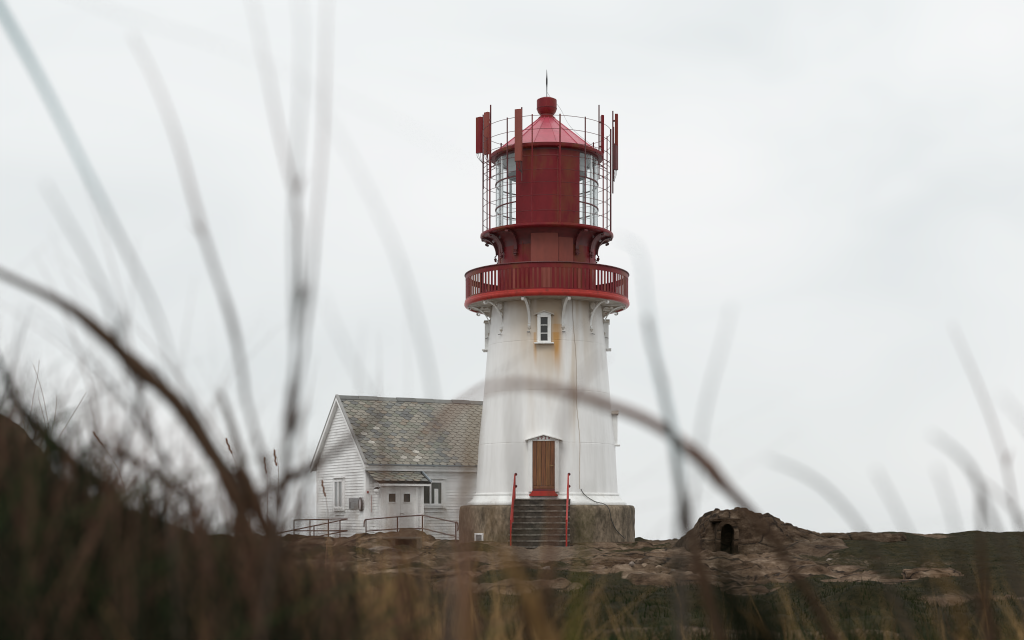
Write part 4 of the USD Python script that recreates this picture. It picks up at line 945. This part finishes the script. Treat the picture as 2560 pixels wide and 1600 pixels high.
# ---------------------------------------------------------------- grass
def blades(x, y, z, h, w, lean, az, rng, segs=3):
    """Curved, tapering blades as folded strips; all arrays of one length."""
    n_ = len(x)
    t = np.linspace(0, 1, segs + 1)
    hx, hy = np.cos(az), np.sin(az)
    cx = x[:, None] + hx[:, None] * lean[:, None] * t ** 2; cy = y[:, None] + hy[:, None] * lean[:, None] * t ** 2
    cz = z[:, None] + h[:, None] * (t - 0.25 * (lean / np.maximum(h, 1e-3))[:, None].clip(0, 1.2) * t ** 2)
    wa = rng.uniform(0, 2 * np.pi, n_)
    ww = w[:, None] * (1 - 0.92 * t) * 0.5
    dx, dy = np.cos(wa)[:, None] * ww, np.sin(wa)[:, None] * ww
    Lv = np.stack([cx - dx, cy - dy, cz], -1); Rv = np.stack([cx + dx, cy + dy, cz], -1)
    v = np.stack([Lv, Rv], 2).reshape(n_, -1, 3)
    k_ = v.shape[1]
    f = []
    for i in range(segs):
        f += [[2 * i, 2 * i + 1, 2 * i + 3], [2 * i, 2 * i + 3, 2 * i + 2]]
    f = np.array(f)
    return v.reshape(-1, 3), (np.arange(n_)[:, None, None] * k_ + f[None]).reshape(-1, 3)

def stuff(name, vf, mat, label, cat_):
    m = usdkit.mesh(stage, numbered('/World', name), vf, '/World/Looks/' + mat, smooth=False)
    return tag(m, label, cat_, None, 'stuff')

def scatter(nc, ylo, yhi, dens_pow, rng, pxlo=-150, pxhi=2710, thresh=0.5):
    u = rng.uniform(0, 1, nc); y = (ylo ** dens_pow + u * (yhi ** dens_pow - ylo ** dens_pow)) ** (1 / dens_pow)
    x = (rng.uniform(pxlo, pxhi, nc) - 1280) * y / F
    g = GG(np.stack([x, y], -1)); keep = g + rng.normal(0, 0.12, nc) > thresh
    r = np.hypot(x - TX, y - TY); keep &= r > 3.6
    hx_ = (x - HX) * math.cos(rad(HROT)) + (y - HY) * math.sin(rad(HROT)); hy_ = -(x - HX) * math.sin(rad(HROT)) + (y - HY) * math.cos(rad(HROT))
    keep &= ~((hx_ > -0.1) & (hx_ < LEN) & (hy_ > -1.0) & (hy_ < W))
    keep &= ~((np.abs(x - TX) < 1.3) & (y > 48) & (y < TY))
    return x[keep], y[keep]
rng = np.random.default_rng(21)
x, y = scatter(100000, 4.5, 52, 0.9, rng)
z = GI(np.stack([x, y], -1)) - 0.01
h = rng.uniform(0.05, 0.15, len(x)) * np.clip(1.5 - y / 22, 0.35, 1.1)
stuff('turf', blades(x, y, z, h, rng.uniform(0.006, 0.014, len(x)) * np.clip(y / 14, 0.6, 1.6), h * rng.uniform(0.2, 1.0, len(x)), rng.uniform(0, 6.28, len(x)), rng, 2), 'grass_mixed', 'short dark green and brown turf between the rock ledges', 'grass')
x, y = scatter(5000, 3.0, 17, 0.6, rng, thresh=0.45)
k_ = fbm(np.stack([x, y, 0 * x], -1), 0.55, 3) + rng.normal(0, 0.12, len(x)) > 0.0; x, y = x[k_], y[k_]
z = GI(np.stack([x, y], -1)) - 0.01
h = rng.uniform(0.08, 0.30, len(x)) * rng.uniform(0.5, 1.0, len(x))
stuff('dry_grass', blades(x, y, z, h, rng.uniform(0.003, 0.007, len(x)), h * rng.uniform(0.15, 0.7, len(x)), rng.normal(2.6, 0.9, len(x)), rng, 4), 'grass_dry', 'thin dry straw coloured grass standing in the near turf', 'grass')

# long near grass on the bank by the camera, out of focus
def near_patch(name, n_, xr, yr, hr, wr_, mat, label, lean_az=2.7, seed=1, hfun=None, leanr=(0.1, 0.75), segs=6):
    r = np.random.default_rng(seed)
    x = r.uniform(*xr, n_); y = r.uniform(*yr, n_)
    z = GI(np.stack([x, y], -1)) - 0.01
    h = r.uniform(*hr, n_)
    if hfun is not None: h = hfun(x, y, z, h, r)
    k_ = h > 0.03
    x, y, z, h = x[k_], y[k_], z[k_], h[k_]
    stuff(name, blades(x, y, z, h, r.uniform(*wr_, len(x)), h * r.uniform(*leanr, len(x)), r.normal(lean_az, 0.9, len(x)), r, segs), mat, label, 'grass')
def cap(px_pts, py_pts, spread, over=0.0):
    """Keeps the tips of near grass under a sloping line of sight, as the bank's grass stands in the place."""
    def f(x, y, z, h, r):
        px = 1280 + F * x / y
        lim = EYE + (HZ - (np.interp(px, px_pts, py_pts) + r.normal(0, spread, len(x)) - over * r.random(len(x)) ** 3)) * y / F
        return np.minimum(h + 0.35, lim - z)
    return f
BPX = [-200, 0, 100, 250, 420, 560, 700, 800, 900, 1000, 1300]
BPY = [930, 990, 1080, 1180, 1290, 1350, 1385, 1425, 1510, 1590, 1760]
near_patch('bank_grass', 5200, (-1.0, 0.12), (0.75, 2.2), (0.15, 0.5), (0.006, 0.016), 'blade_dark', 'dark tangled grass covering the near bank at lower left', 2.6, 5, cap(BPX, np.array(BPY) + np.array([10, 25, 45, 50, 45, 30, 15, 0, 0, 0, 0]), 55, 120))
near_patch('bank_grass', 1700, (-1.0, 0.12), (0.8, 2.0), (0.15, 0.5), (0.003, 0.007), 'bank_straw', 'brown dead stalks mixed through the dark bank grass at lower left', 2.6, 6, cap(BPX, np.array(BPY) - 30, 80, 260))
near_patch('bank_grass', 1100, (-0.6, 0.0), (0.85, 1.8), (0.15, 0.5), (0.004, 0.009), 'grass_green', 'mid green grass tufts on top of the near bank at lower left', 2.9, 15, cap([-200, 0, 100, 250, 420, 560, 700, 1000], [900, 960, 1060, 1160, 1290, 1370, 1420, 1700], 60, 120))
near_patch('bank_grass', 150, (-0.75, 0.0), (0.85, 1.6), (0.2, 0.5), (0.007, 0.013), 'twig_brown', 'broad brown leaves arching and crossing over the near bank', 2.2, 31, cap(BPX, np.array(BPY) - 30, 60, 170), (0.7, 1.9), 10)
near_patch('bank_grass', 130, (-0.75, -0.1), (0.85, 1.6), (0.2, 0.5), (0.008, 0.016), 'bank_green', 'broad dark green leaves arching and crossing over the near bank', 0.6, 32, cap(BPX, np.array(BPY) - 50, 60, 150), (0.7, 1.9), 10)
near_patch('bank_grass', 120, (-0.75, 0.0), (0.85, 1.6), (0.2, 0.5), (0.006, 0.012), 'bank_straw', 'dark dead leaves bent to the right over the near bank', 0.3, 33, cap(BPX, np.array(BPY) - 20, 60, 200), (0.8, 2.0), 10)
near_patch('tall_grass', 190, (-0.5, 0.02), (0.75, 1.5), (0.3, 0.7), (0.0022, 0.0042), 'twig_brown', 'fine thin dry stalks blurred against the sky at left', 2.3, 16, cap([0, 300, 600, 900, 1150, 1300], [860, 930, 1010, 1120, 1260, 1600], 110, 600))
near_patch('tall_grass', 260, (-0.5, 0.03), (0.75, 1.5), (0.3, 0.7), (0.003, 0.0055), 'twig_brown', 'fine brown stalks tangled over the top of the bank at left', 1.4, 17, cap([0, 300, 600, 800, 950, 1200], [920, 1040, 1150, 1250, 1420, 1700], 90, 200))
near_patch('veil_grass', 300, (-0.30, 0.12), (0.85, 2.6), (0.1, 0.5), (0.004, 0.008), 'blade_amber', 'amber grass rising blurred before the ledges below the house', 2.2, 19, cap([300, 800, 1100, 1350, 1500], [1600, 1430, 1360, 1440, 1700], 70, 170))
near_patch('veil_grass', 330, (-0.35, 1.2), (0.9, 2.6), (0.1, 0.5), (0.003, 0.006), 'blade_amber', 'amber blades of grass rising blurred along the lower edge', 1.9, 7, cap([300, 1000, 1700, 2600], [1440, 1480, 1510, 1470], 45, 140))
near_patch('veil_grass', 300, (-0.3, 1.6), (0.9, 2.6), (0.1, 0.5), (0.003, 0.006), 'grass_green', 'green blades of grass rising blurred along the lower edge', 1.9, 8, cap([300, 1000, 1700, 2600], [1450, 1520, 1480, 1440], 45, 120))

# individual long stems near the camera: (label, material, width in m, [(x, y) in the photograph, tip first], distance tip, distance base)
K = 1.0583
stems = [
 ('long pale teal grass blade falling from the top left corner', 'blade_teal', 0.0085, [(412, 905), (400, 850), (385, 790), (340, 680), (280, 560), (200, 400), (100, 200), (0, 20), (-70, -90), (-170, -180), (-290, -200), (-380, -60), (-440, 200)], 0.84, 0.90, 'blade'),
 ('thin mauve stalk left of the paired stalks, reaching the upper sky', 'stem_mauve', 0.0048, [(310, 80), (370, 200), (430, 370), (475, 540), (510, 650), (545, 760), (580, 930), (610, 1040), (640, 1150)], 0.80, 1.0, 'stalk'),
 ('right hand of two tall crossing stalks left of the tower', 'stem_mauve', 0.0036, [(778, -40), (772, 150), (768, 300), (752, 520), (738, 680), (715, 850), (692, 1000), (680, 1100), (655, 1250)], 0.80, 1.0, 'stalk'),
 ('left hand of two tall crossing stalks left of the tower', 'stem_mauve', 0.0034, [(585, -40), (622, 130), (650, 280), (685, 430), (706, 530), (712, 640), (705, 780), (690, 930), (676, 1080)], 0.75, 1.0, 'stalk'),
 ('faint upright stalk between the two crossing stalks', 'blade_grey', 0.0034, [(706, -30), (708, 150), (702, 300), (692, 470), (690, 640), (694, 800), (690, 960)], 0.66, 0.9, 'stalk'),
 ('broad faint bent leaf crossing the upper sky towards the antennas', 'blade_grey', 0.0044, [(1120, 400), (1030, 345), (940, 290), (830, 240), (720, 190), (620, 145), (500, 100), (350, 55), (200, 0), (60, -60), (-80, -100), (-220, -60), (-330, 120), (-380, 400)], 0.62, 0.75, 'blade'),
 ('faint grey blade descending from the crossing stalks to the right', 'blade_grey', 0.0040, [(720, 190), (800, 320), (880, 470), (940, 610), (985, 760), (1015, 890), (1030, 1000), (1040, 1150)], 0.68, 0.8, 'blade'),
 ('faint grey stalk low in the sky at far left', 'blade_grey', 0.0044, [(105, 430), (180, 560), (240, 680), (275, 790), (310, 900), (360, 1020)], 0.75, 0.9, 'stalk'),
 ('thick dark brown arching stalk entering at the left edge', 'stem_dark', 0.0145, [(-80, 600), (0, 645), (100, 692), (180, 738), (250, 800), (330, 878), (400, 938), (450, 1005), (500, 1085), (545, 1160)], 1.0, 1.15, 'stalk'),
 ('dark green blade curving along the bank at the left edge', 'blade_dark', 0.016, [(-30, 790), (0, 860), (30, 930), (75, 995), (130, 1055), (200, 1120), (280, 1180)], 1.2, 1.2, 'blade'),
 ('grey green blade under the thick brown stalk', 'blade_grey', 0.007, [(20, 700), (110, 760), (200, 840), (280, 930), (340, 1010), (400, 1090)], 0.95, 1.1, 'blade'),
 ('dark stalk leaning through the gap above the bank', 'blade_dark', 0.007, [(360, 860), (410, 930), (450, 1000), (490, 1070), (530, 1140)], 1.1, 1.2, 'stalk'),
 ('second dark stalk leaning through the gap above the bank', 'blade_dark', 0.008, [(440, 930), (480, 1010), (520, 1080), (565, 1150), (610, 1230)], 1.1, 1.2, 'stalk'),
 ('stout brown stalk end standing left of the house', 'stem_brown', 0.0115, [(522, 925), (545, 1000), (568, 1070), (592, 1130), (625, 1210)], 1.15, 1.15, 'stalk'),
 ('brown twig rising from the bank towards the gable', 'stem_brown', 0.0080, [(905, 975), (870, 1000), (830, 1035), (780, 1075), (720, 1112), (650, 1148), (600, 1180)], 1.05, 1.15, 'stalk'),
 ('brown forked twig below the thick arching stalk', 'stem_brown', 0.0055, [(345, 860), (325, 930), (302, 1000), (280, 1060), (262, 1130)], 1.1, 1.15, 'stalk'),
 ('tangled brown twig along the top of the bank', 'stem_brown', 0.007, [(200, 940), (215, 1010), (240, 1055), (300, 1080), (370, 1120), (430, 1160)], 1.15, 1.15, 'stalk'),
 ('short upright brown twig at the left end of the ramp railing', 'stem_brown', 0.006, [(742, 1070), (735, 1120), (715, 1180), (700, 1250)], 1.1, 1.15, 'stalk'),
 ('long brown arching stalk passing before the white tower', 'stem_brown', 0.0092, [(1000, 1040), (1070, 965), (1150, 918), (1230, 906), (1330, 925), (1430, 955), (1530, 993), (1590, 1030), (1670, 1098), (1730, 1158), (1790, 1222), (1840, 1285), (1900, 1380), (1960, 1490)], 0.74, 1.1, 'stalk'),
 ('brown stalk joining the arching stalk from above right of the tower', 'stem_brown', 0.0085, [(1525, 750), (1540, 820), (1558, 890), (1578, 960), (1592, 1030), (1603, 1110)], 0.85, 0.95, 'stalk'),
 ('pale green blade beside the balcony right of the tower', 'blade_teal', 0.0068, [(1460, 560), (1500, 580), (1520, 670), (1535, 780), (1552, 880), (1575, 980), (1595, 1080), (1605, 1180), (1602, 1290)], 0.72, 0.85, 'blade'),
 ('faint grey stalk alone in the sky right of the tower', 'blade_grey', 0.0036, [(1728, 720), (1712, 790), (1696, 850), (1680, 910), (1664, 980), (1650, 1080)], 0.74, 0.8, 'stalk'),
 ('blurred brown leaf end before the right edge of the tower', 'stem_brown', 0.0085, [(1432, 838), (1400, 868), (1370, 905), (1345, 960), (1330, 1020), (1318, 1090), (1310, 1180)], 0.72, 0.8, 'blade'),
 ('faint upright brown stalk before the left side of the tower', 'stem_brown', 0.0042, [(1208, 860), (1212, 950), (1216, 1050), (1220, 1150), (1226, 1260)], 0.70, 0.8, 'stalk'),
 ('brown upright stalk at the left edge of the concrete foot', 'blade_amber', 0.0085, [(1128, 960), (1122, 1040), (1114, 1120), (1102, 1210), (1096, 1300), (1100, 1400)], 0.78, 0.85, 'stalk'),
 ('slim grey stalk bending down at the far right', 'stem_mauve', 0.0036, [(2248, 765), (2290, 860), (2330, 955), (2360, 1040), (2383, 1120), (2400, 1210)], 0.95, 1.1, 'stalk'),
 ('brown upright stalk near the right edge above the bank', 'stem_brown', 0.0095, [(2298, 1105), (2312, 1150), (2316, 1200), (2312, 1280), (2320, 1380)], 0.95, 1.0, 'stalk'),
 ('grey branch leaning right from the brown stalk at the right edge', 'stem_mauve', 0.0060, [(2310, 1130), (2350, 1160), (2390, 1200), (2440, 1260), (2480, 1340)], 0.95, 1.0, 'stalk'),
 ('short faint stalk above the brown stalk at the right edge', 'blade_grey', 0.0058, [(2200, 1025), (2250, 1060), (2290, 1100), (2320, 1160)], 0.75, 0.85, 'stalk'),
 ('bent faint grey stalk over the bank right of the bunker', 'blade_grey', 0.0052, [(1815, 1085), (1890, 1115), (1945, 1150), (1990, 1195), (2030, 1245), (2065, 1310)], 0.78, 0.9, 'stalk'),
 ('first of two faint leaning stalks above the right bank', 'blade_grey', 0.0046, [(2070, 1110), (2100, 1165), (2130, 1225), (2160, 1290), (2190, 1370)], 0.75, 0.85, 'stalk'),
 ('second of two faint leaning stalks above the right bank', 'blade_grey', 0.0046, [(2212, 1105), (2232, 1160), (2250, 1220), (2265, 1290), (2280, 1380)], 0.75, 0.85, 'stalk'),
 ('broad faint blade cut by the right edge of the picture', 'blade_grey', 0.0074, [(2360, 930), (2400, 975), (2440, 1030), (2480, 1110)], 0.70, 0.8, 'blade'),
 ('faint grey blade right of the tall crossing stalks', 'blade_grey', 0.0038, [(760, 690), (800, 790), (840, 870), (880, 950), (910, 1040)], 0.7, 0.8, 'blade'),
 ('amber blade curving before the concrete foot of the tower', 'blade_amber', 0.012, [(1150, 1170), (1168, 1230), (1190, 1300), (1220, 1370), (1262, 1450), (1300, 1540)], 0.74, 0.8, 'blade'),
 ('second amber blade curving before the foot of the stairs', 'blade_amber', 0.014, [(1120, 1280), (1160, 1300), (1205, 1350), (1240, 1420), (1270, 1500)], 0.72, 0.8, 'blade'),
 ('upright brown blade before the lower right of the stairs', 'stem_brown', 0.0040, [(1290, 1210), (1300, 1280), (1312, 1350), (1322, 1430), (1330, 1520)], 0.74, 0.8, 'blade'),
 ('olive green blade before the concrete foot right of the stairs', 'blade_olive', 0.012, [(1385, 1150), (1382, 1220), (1378, 1290), (1372, 1360), (1360, 1450), (1350, 1540)], 0.70, 0.78, 'blade'),
 ('dark green clump blade before the bunker mound', 'blade_dark', 0.026, [(1700, 1240), (1715, 1330), (1740, 1400), (1770, 1470), (1800, 1560)], 0.50, 0.55, 'blade'),
 ('second dark green clump blade before the bunker mound', 'blade_dark', 0.022, [(1680, 1310), (1700, 1370), (1715, 1440), (1730, 1530)], 0.48, 0.52, 'blade'),
 ('brown blade crossing the right bank below the horizon', 'stem_brown', 0.0058, [(2235, 1270), (2270, 1330), (2310, 1410), (2340, 1500)], 0.78, 0.85, 'blade'),
 ('broad dark green blade beside the two before the bunker mound', 'blade_dark', 0.024, [(1760, 1330), (1790, 1400), (1820, 1470), (1850, 1560)], 0.50, 0.55, 'blade'),
 ('hazy brown blade very close before the left side of the tower foot', 'stem_brown', 0.010, [(1060, 985), (1085, 1080), (1095, 1180), (1105, 1300), (1110, 1420)], 0.55, 0.6, 'blade'),
 ('hazy straw blade very close before the house roof', 'stem_mauve', 0.008, [(1010, 960), (1060, 1030), (1085, 1110), (1090, 1200), (1085, 1320)], 0.52, 0.6, 'blade'),
 ('hazy tan blade very close before the ramp and porch door', 'stem_brown', 0.008, [(830, 1000), (880, 1080), (925, 1180), (950, 1290), (960, 1420)], 0.50, 0.6, 'blade'),
 ('amber blade left of the concrete foot leaning over the ramp rail', 'blade_amber', 0.0075, [(905, 1240), (935, 1290), (955, 1350), (968, 1430), (975, 1540)], 1.5, 1.6, 'blade'),
 ('pale straw blade bending below the right end of the ramp railing', 'blade_amber', 0.0075, [(1010, 1275), (1050, 1300), (1075, 1350), (1090, 1420), (1100, 1520)], 1.6, 1.7, 'blade'),
 ('olive blade under the porch railing', 'blade_olive', 0.0070, [(945, 1330), (965, 1370), (980, 1420), (990, 1520)], 1.7, 1.8, 'blade'),
 ('wide amber blade low before the path', 'blade_amber', 0.018, [(1195, 1290), (1230, 1370), (1275, 1440), (1310, 1520), (1330, 1620)], 0.80, 0.85, 'blade'),
 ('brown blade low before the left half of the stairs', 'twig_brown', 0.010, [(1215, 1180), (1225, 1260), (1250, 1340), (1290, 1420), (1300, 1530)], 0.74, 0.8, 'blade'),
 ('green blade rising in the lower middle of the grass', 'blade_olive', 0.008, [(1125, 1400), (1140, 1440), (1155, 1490), (1160, 1560)], 1.8, 1.9, 'blade'),
 ('brown blade below the bunker near the lower edge', 'blade_amber', 0.012, [(1740, 1420), (1790, 1465), (1815, 1520), (1830, 1600)], 0.9, 0.95, 'blade'),
 ('amber blade standing in the lower right grass', 'blade_amber', 0.011, [(2190, 1300), (2225, 1370), (2255, 1440), (2275, 1530)], 0.8, 0.9, 'blade'),
]
for label, mat, wid, pts_, y0_, y1_, kind in stems:
    q = np.array(pts_, float) * K
    t = np.concatenate([[0], np.cumsum(np.linalg.norm(np.diff(q, axis=0), axis=1))]); t /= t[-1]
    p3 = np.array([P(a[0], a[1], y0_ + (y1_ - y0_) * s_) for a, s_ in zip(q, t)])
    d = p3[-1] - p3[-3]
    d = d / max(abs(d[2]), 1e-3); sx = np.clip(d[0], -0.45, 0.45)
    for _ in range(1):
        g = float(GI((p3[-1][0], p3[-1][1])))
        drop = max(p3[-1][2] - g + 0.03, 0.02)
        ext = [p3[-1] + np.array([sx * drop * f_ * (1 - 0.4 * f_), 0.02 * f_, -drop * f_]) for f_ in (0.35, 0.7, 1.0)]
    p3 = np.vstack([p3, ext])
    c = spline(p3, 60)
    s = np.linspace(0, 1, 60)
    kr = np.random.default_rng(int(wid * 1e5) + len(label))
    kk = np.cumsum(kr.normal(0, 1, 60) * (kr.random(60) < 0.12)); kk -= np.linspace(0, kk[-1], 60)
    c[:, 0] += 0.0011 * kk * c[:, 1]
    prof_ = 0.5 * (0.62 if mat in ('blade_grey', 'stem_mauve') else 0.80) * wid * (1 + 0.16 * np.sin(s * 23 + 40 * wid * 1000) * np.sin(s * 9.0 + 7)) * (np.clip(0.30 + 3.0 * s, 0, 1) if kind == 'stalk' else np.clip(0.12 + 2.4 * s, 0, 1)) * (1 - 0.55 * sstep(0.62, 0.95, s))
    o = c[-1].copy()
    nm_ = 'grass_plant'
    t_ = thing(nm_, label, 'grass stalk' if kind == 'stalk' else 'grass blade', o, group='long grass close to the camera')
    nodes_ = [int(60 * f_) for f_ in (0.30, 0.55)]
    r_ = prof_.copy()
    if kind == 'stalk':
        for i_ in nodes_: r_[i_ - 1:i_ + 2] *= 1.35
    so = obj('stem' if kind == 'stalk' else 'leaf', tube(c - o, r_, 7, True, 1.0 if kind == 'stalk' else 0.22), mat, t_, smooth=True)
    zr = np.asarray(so.GetPointsAttr().Get())[:, 2]; zr = zr - zr.min()
    sh_ = 0.585 if o[0] > 0.0 else 0.50      # the taller plants of the open turf carry longer brown sheaths
    UsdGeom.PrimvarsAPI(so).CreatePrimvar('root', T.FloatArray, 'vertex').Set(Vt.FloatArray.FromNumpy((sstep(sh_, sh_ - 0.06, zr) * (0.0 if mat in ('blade_amber', 'blade_olive', 'blade_dark') else 0.9)).astype(np.float32)))

    if kind == 'stalk':
        for f_ in kr.choice([0.22, 0.33, 0.45, 0.58], 2, replace=False):
            i_ = int(60 * f_)
            if c[i_][2] < EYE + 0.02: continue
            tg = c[i_ - 2] - c[i_ + 2]; tg /= np.linalg.norm(tg)
            sd = np.array([1.0, 0.3, 0]) * kr.choice([-1, 1]); ln = kr.uniform(0.025, 0.055)
            w_ = np.linspace(0, 1, 14)[:, None]
            pl_pts = c[i_] - o + tg * ln * (w_ - 0.35 * w_ ** 2) + sd * ln * 0.22 * w_ ** 1.5
            obj('side_leaf', tube(pl_pts, np.clip(np.sin(np.pi * (0.12 + 0.88 * w_[:, 0])), 0.03, 1) * max(0.32 * wid, 0.0010), 6, True, 0.25), mat, t_, smooth=True)
    for key, f0_, f1_ in (('thin mauve stalk', 0.42, 0.56), ('right hand of two', 0.46, 0.60), ('left hand of two', 0.40, 0.50), ('slim grey stalk', 0.30, 0.48)):
        if label.startswith(key):
            cc = c[int(60 * f0_):int(60 * f1_)] - o; k_ = len(cc)
            rr = 0.0030 * np.sin(np.pi * np.linspace(0.06, 0.97, k_)) * (1 + 0.25 * np.sin(np.arange(k_) * 2.4))
            obj('seed_head', tube(cc, rr, 7), 'twig_brown', t_, smooth=True)

# thin sharp stalks on the left slope
def seed_stalk(label, pts_, Y, head, name='grass_plant'):
    q = np.array([P(a, b, Y) for a, b in pts_])
    base = q[-1].copy(); g = float(GI((base[0], base[1])))
    if base[2] > g: q = np.vstack([q, [base[0], base[1], g - 0.02]])
    c = spline(q, 30); o = c[-1].copy()
    t_ = thing(name, label, 'grass stalk', o, group='thin stalks on the left slope')
    obj('stem', tube(c - o, np.linspace(0.0011, 0.0021, 30) * Y / 8, 5), 'stem_brown', t_, smooth=True)
    if head:
        d = c[0] - c[4]; d /= np.linalg.norm(d)
        for i_ in range(5):
            m = trimesh.creation.icosphere(2, 1.0); v = np.array(m.vertices) * np.array([0.0055, 0.0055, 0.0125]) * Y / 8
            m = trimesh.Trimesh(v, m.faces, process=False)
            m.apply_transform(trimesh.geometry.align_vectors([0, 0, 1], d)); m.apply_translation(c[0] - d * 0.018 * i_ * Y / 8 - o + np.array([0.002 * (-1) ** i_, 0, 0]))
            obj('seed', m, 'stem_brown', t_, smooth=True)
def C(ox, oy, sc, l): return [(ox + a * sc, oy + b * sc) for a, b in l]
seed_stalk('seed headed stalk leaning left beside the stout brown stalk end', C(400, 1060, .1984, [(836, 200), (882, 322), (930, 430), (975, 560), (1010, 680), (1050, 830), (1090, 1000)]), 9, True)
seed_stalk('shorter upright seed headed stalk left of the railing', C(400, 1060, .1984, [(1318, 440), (1332, 560), (1348, 680), (1354, 850), (1358, 1100), (1360, 1330)]), 9, True)
seed_stalk('tallest upright seed headed stalk left of the railing', C(400, 1060, .1984, [(1440, 345), (1482, 460), (1490, 640), (1486, 850), (1474, 1060), (1460, 1260), (1455, 1380)]), 9, True)
seed_stalk('seed headed stalk before the white gable wall', C(780, 1160, .1323, [(190, 340), (215, 430), (245, 560), (275, 700), (292, 850), (305, 1000), (300, 1200), (285, 1450)]), 9, True)
seed_stalk('thin stalk with a single seed head low at the left', C(0, 900, .1984, [(1183, 920), (1245, 995), (1360, 1170), (1450, 1310), (1520, 1460), (1560, 1600)]), 11, True)
for lab, l in (('leaning bare stalk nearest the thin forked pair at the left', [(495, 0), (480, 150), (440, 370), (420, 470), (400, 600), (360, 800)]), ('longest bare stalk curving right on the left slope', [(420, 60), (480, 230), (530, 400), (570, 590), (600, 760), (615, 870)]),
               ('straight bare stalk slanting right on the left slope', [(1083, 410), (990, 570), (880, 750), (770, 930), (720, 1020)]), ('short upright bare stalk on the left slope', [(715, 435), (708, 590), (685, 750), (660, 880)]),
               ('short left leaning bare stalk above the dark green blade', [(485, 460), (520, 600), (555, 730), (575, 820)]), ('left stalk of the thin forked pair at the left edge', [(205, 505), (175, 600), (145, 690), (120, 780)]), ('right stalk of the thin forked pair at the left edge', [(190, 570), (240, 670), (285, 760), (310, 850)])):
    seed_stalk(lab, C(0, 900, .1984, l), 12, False)
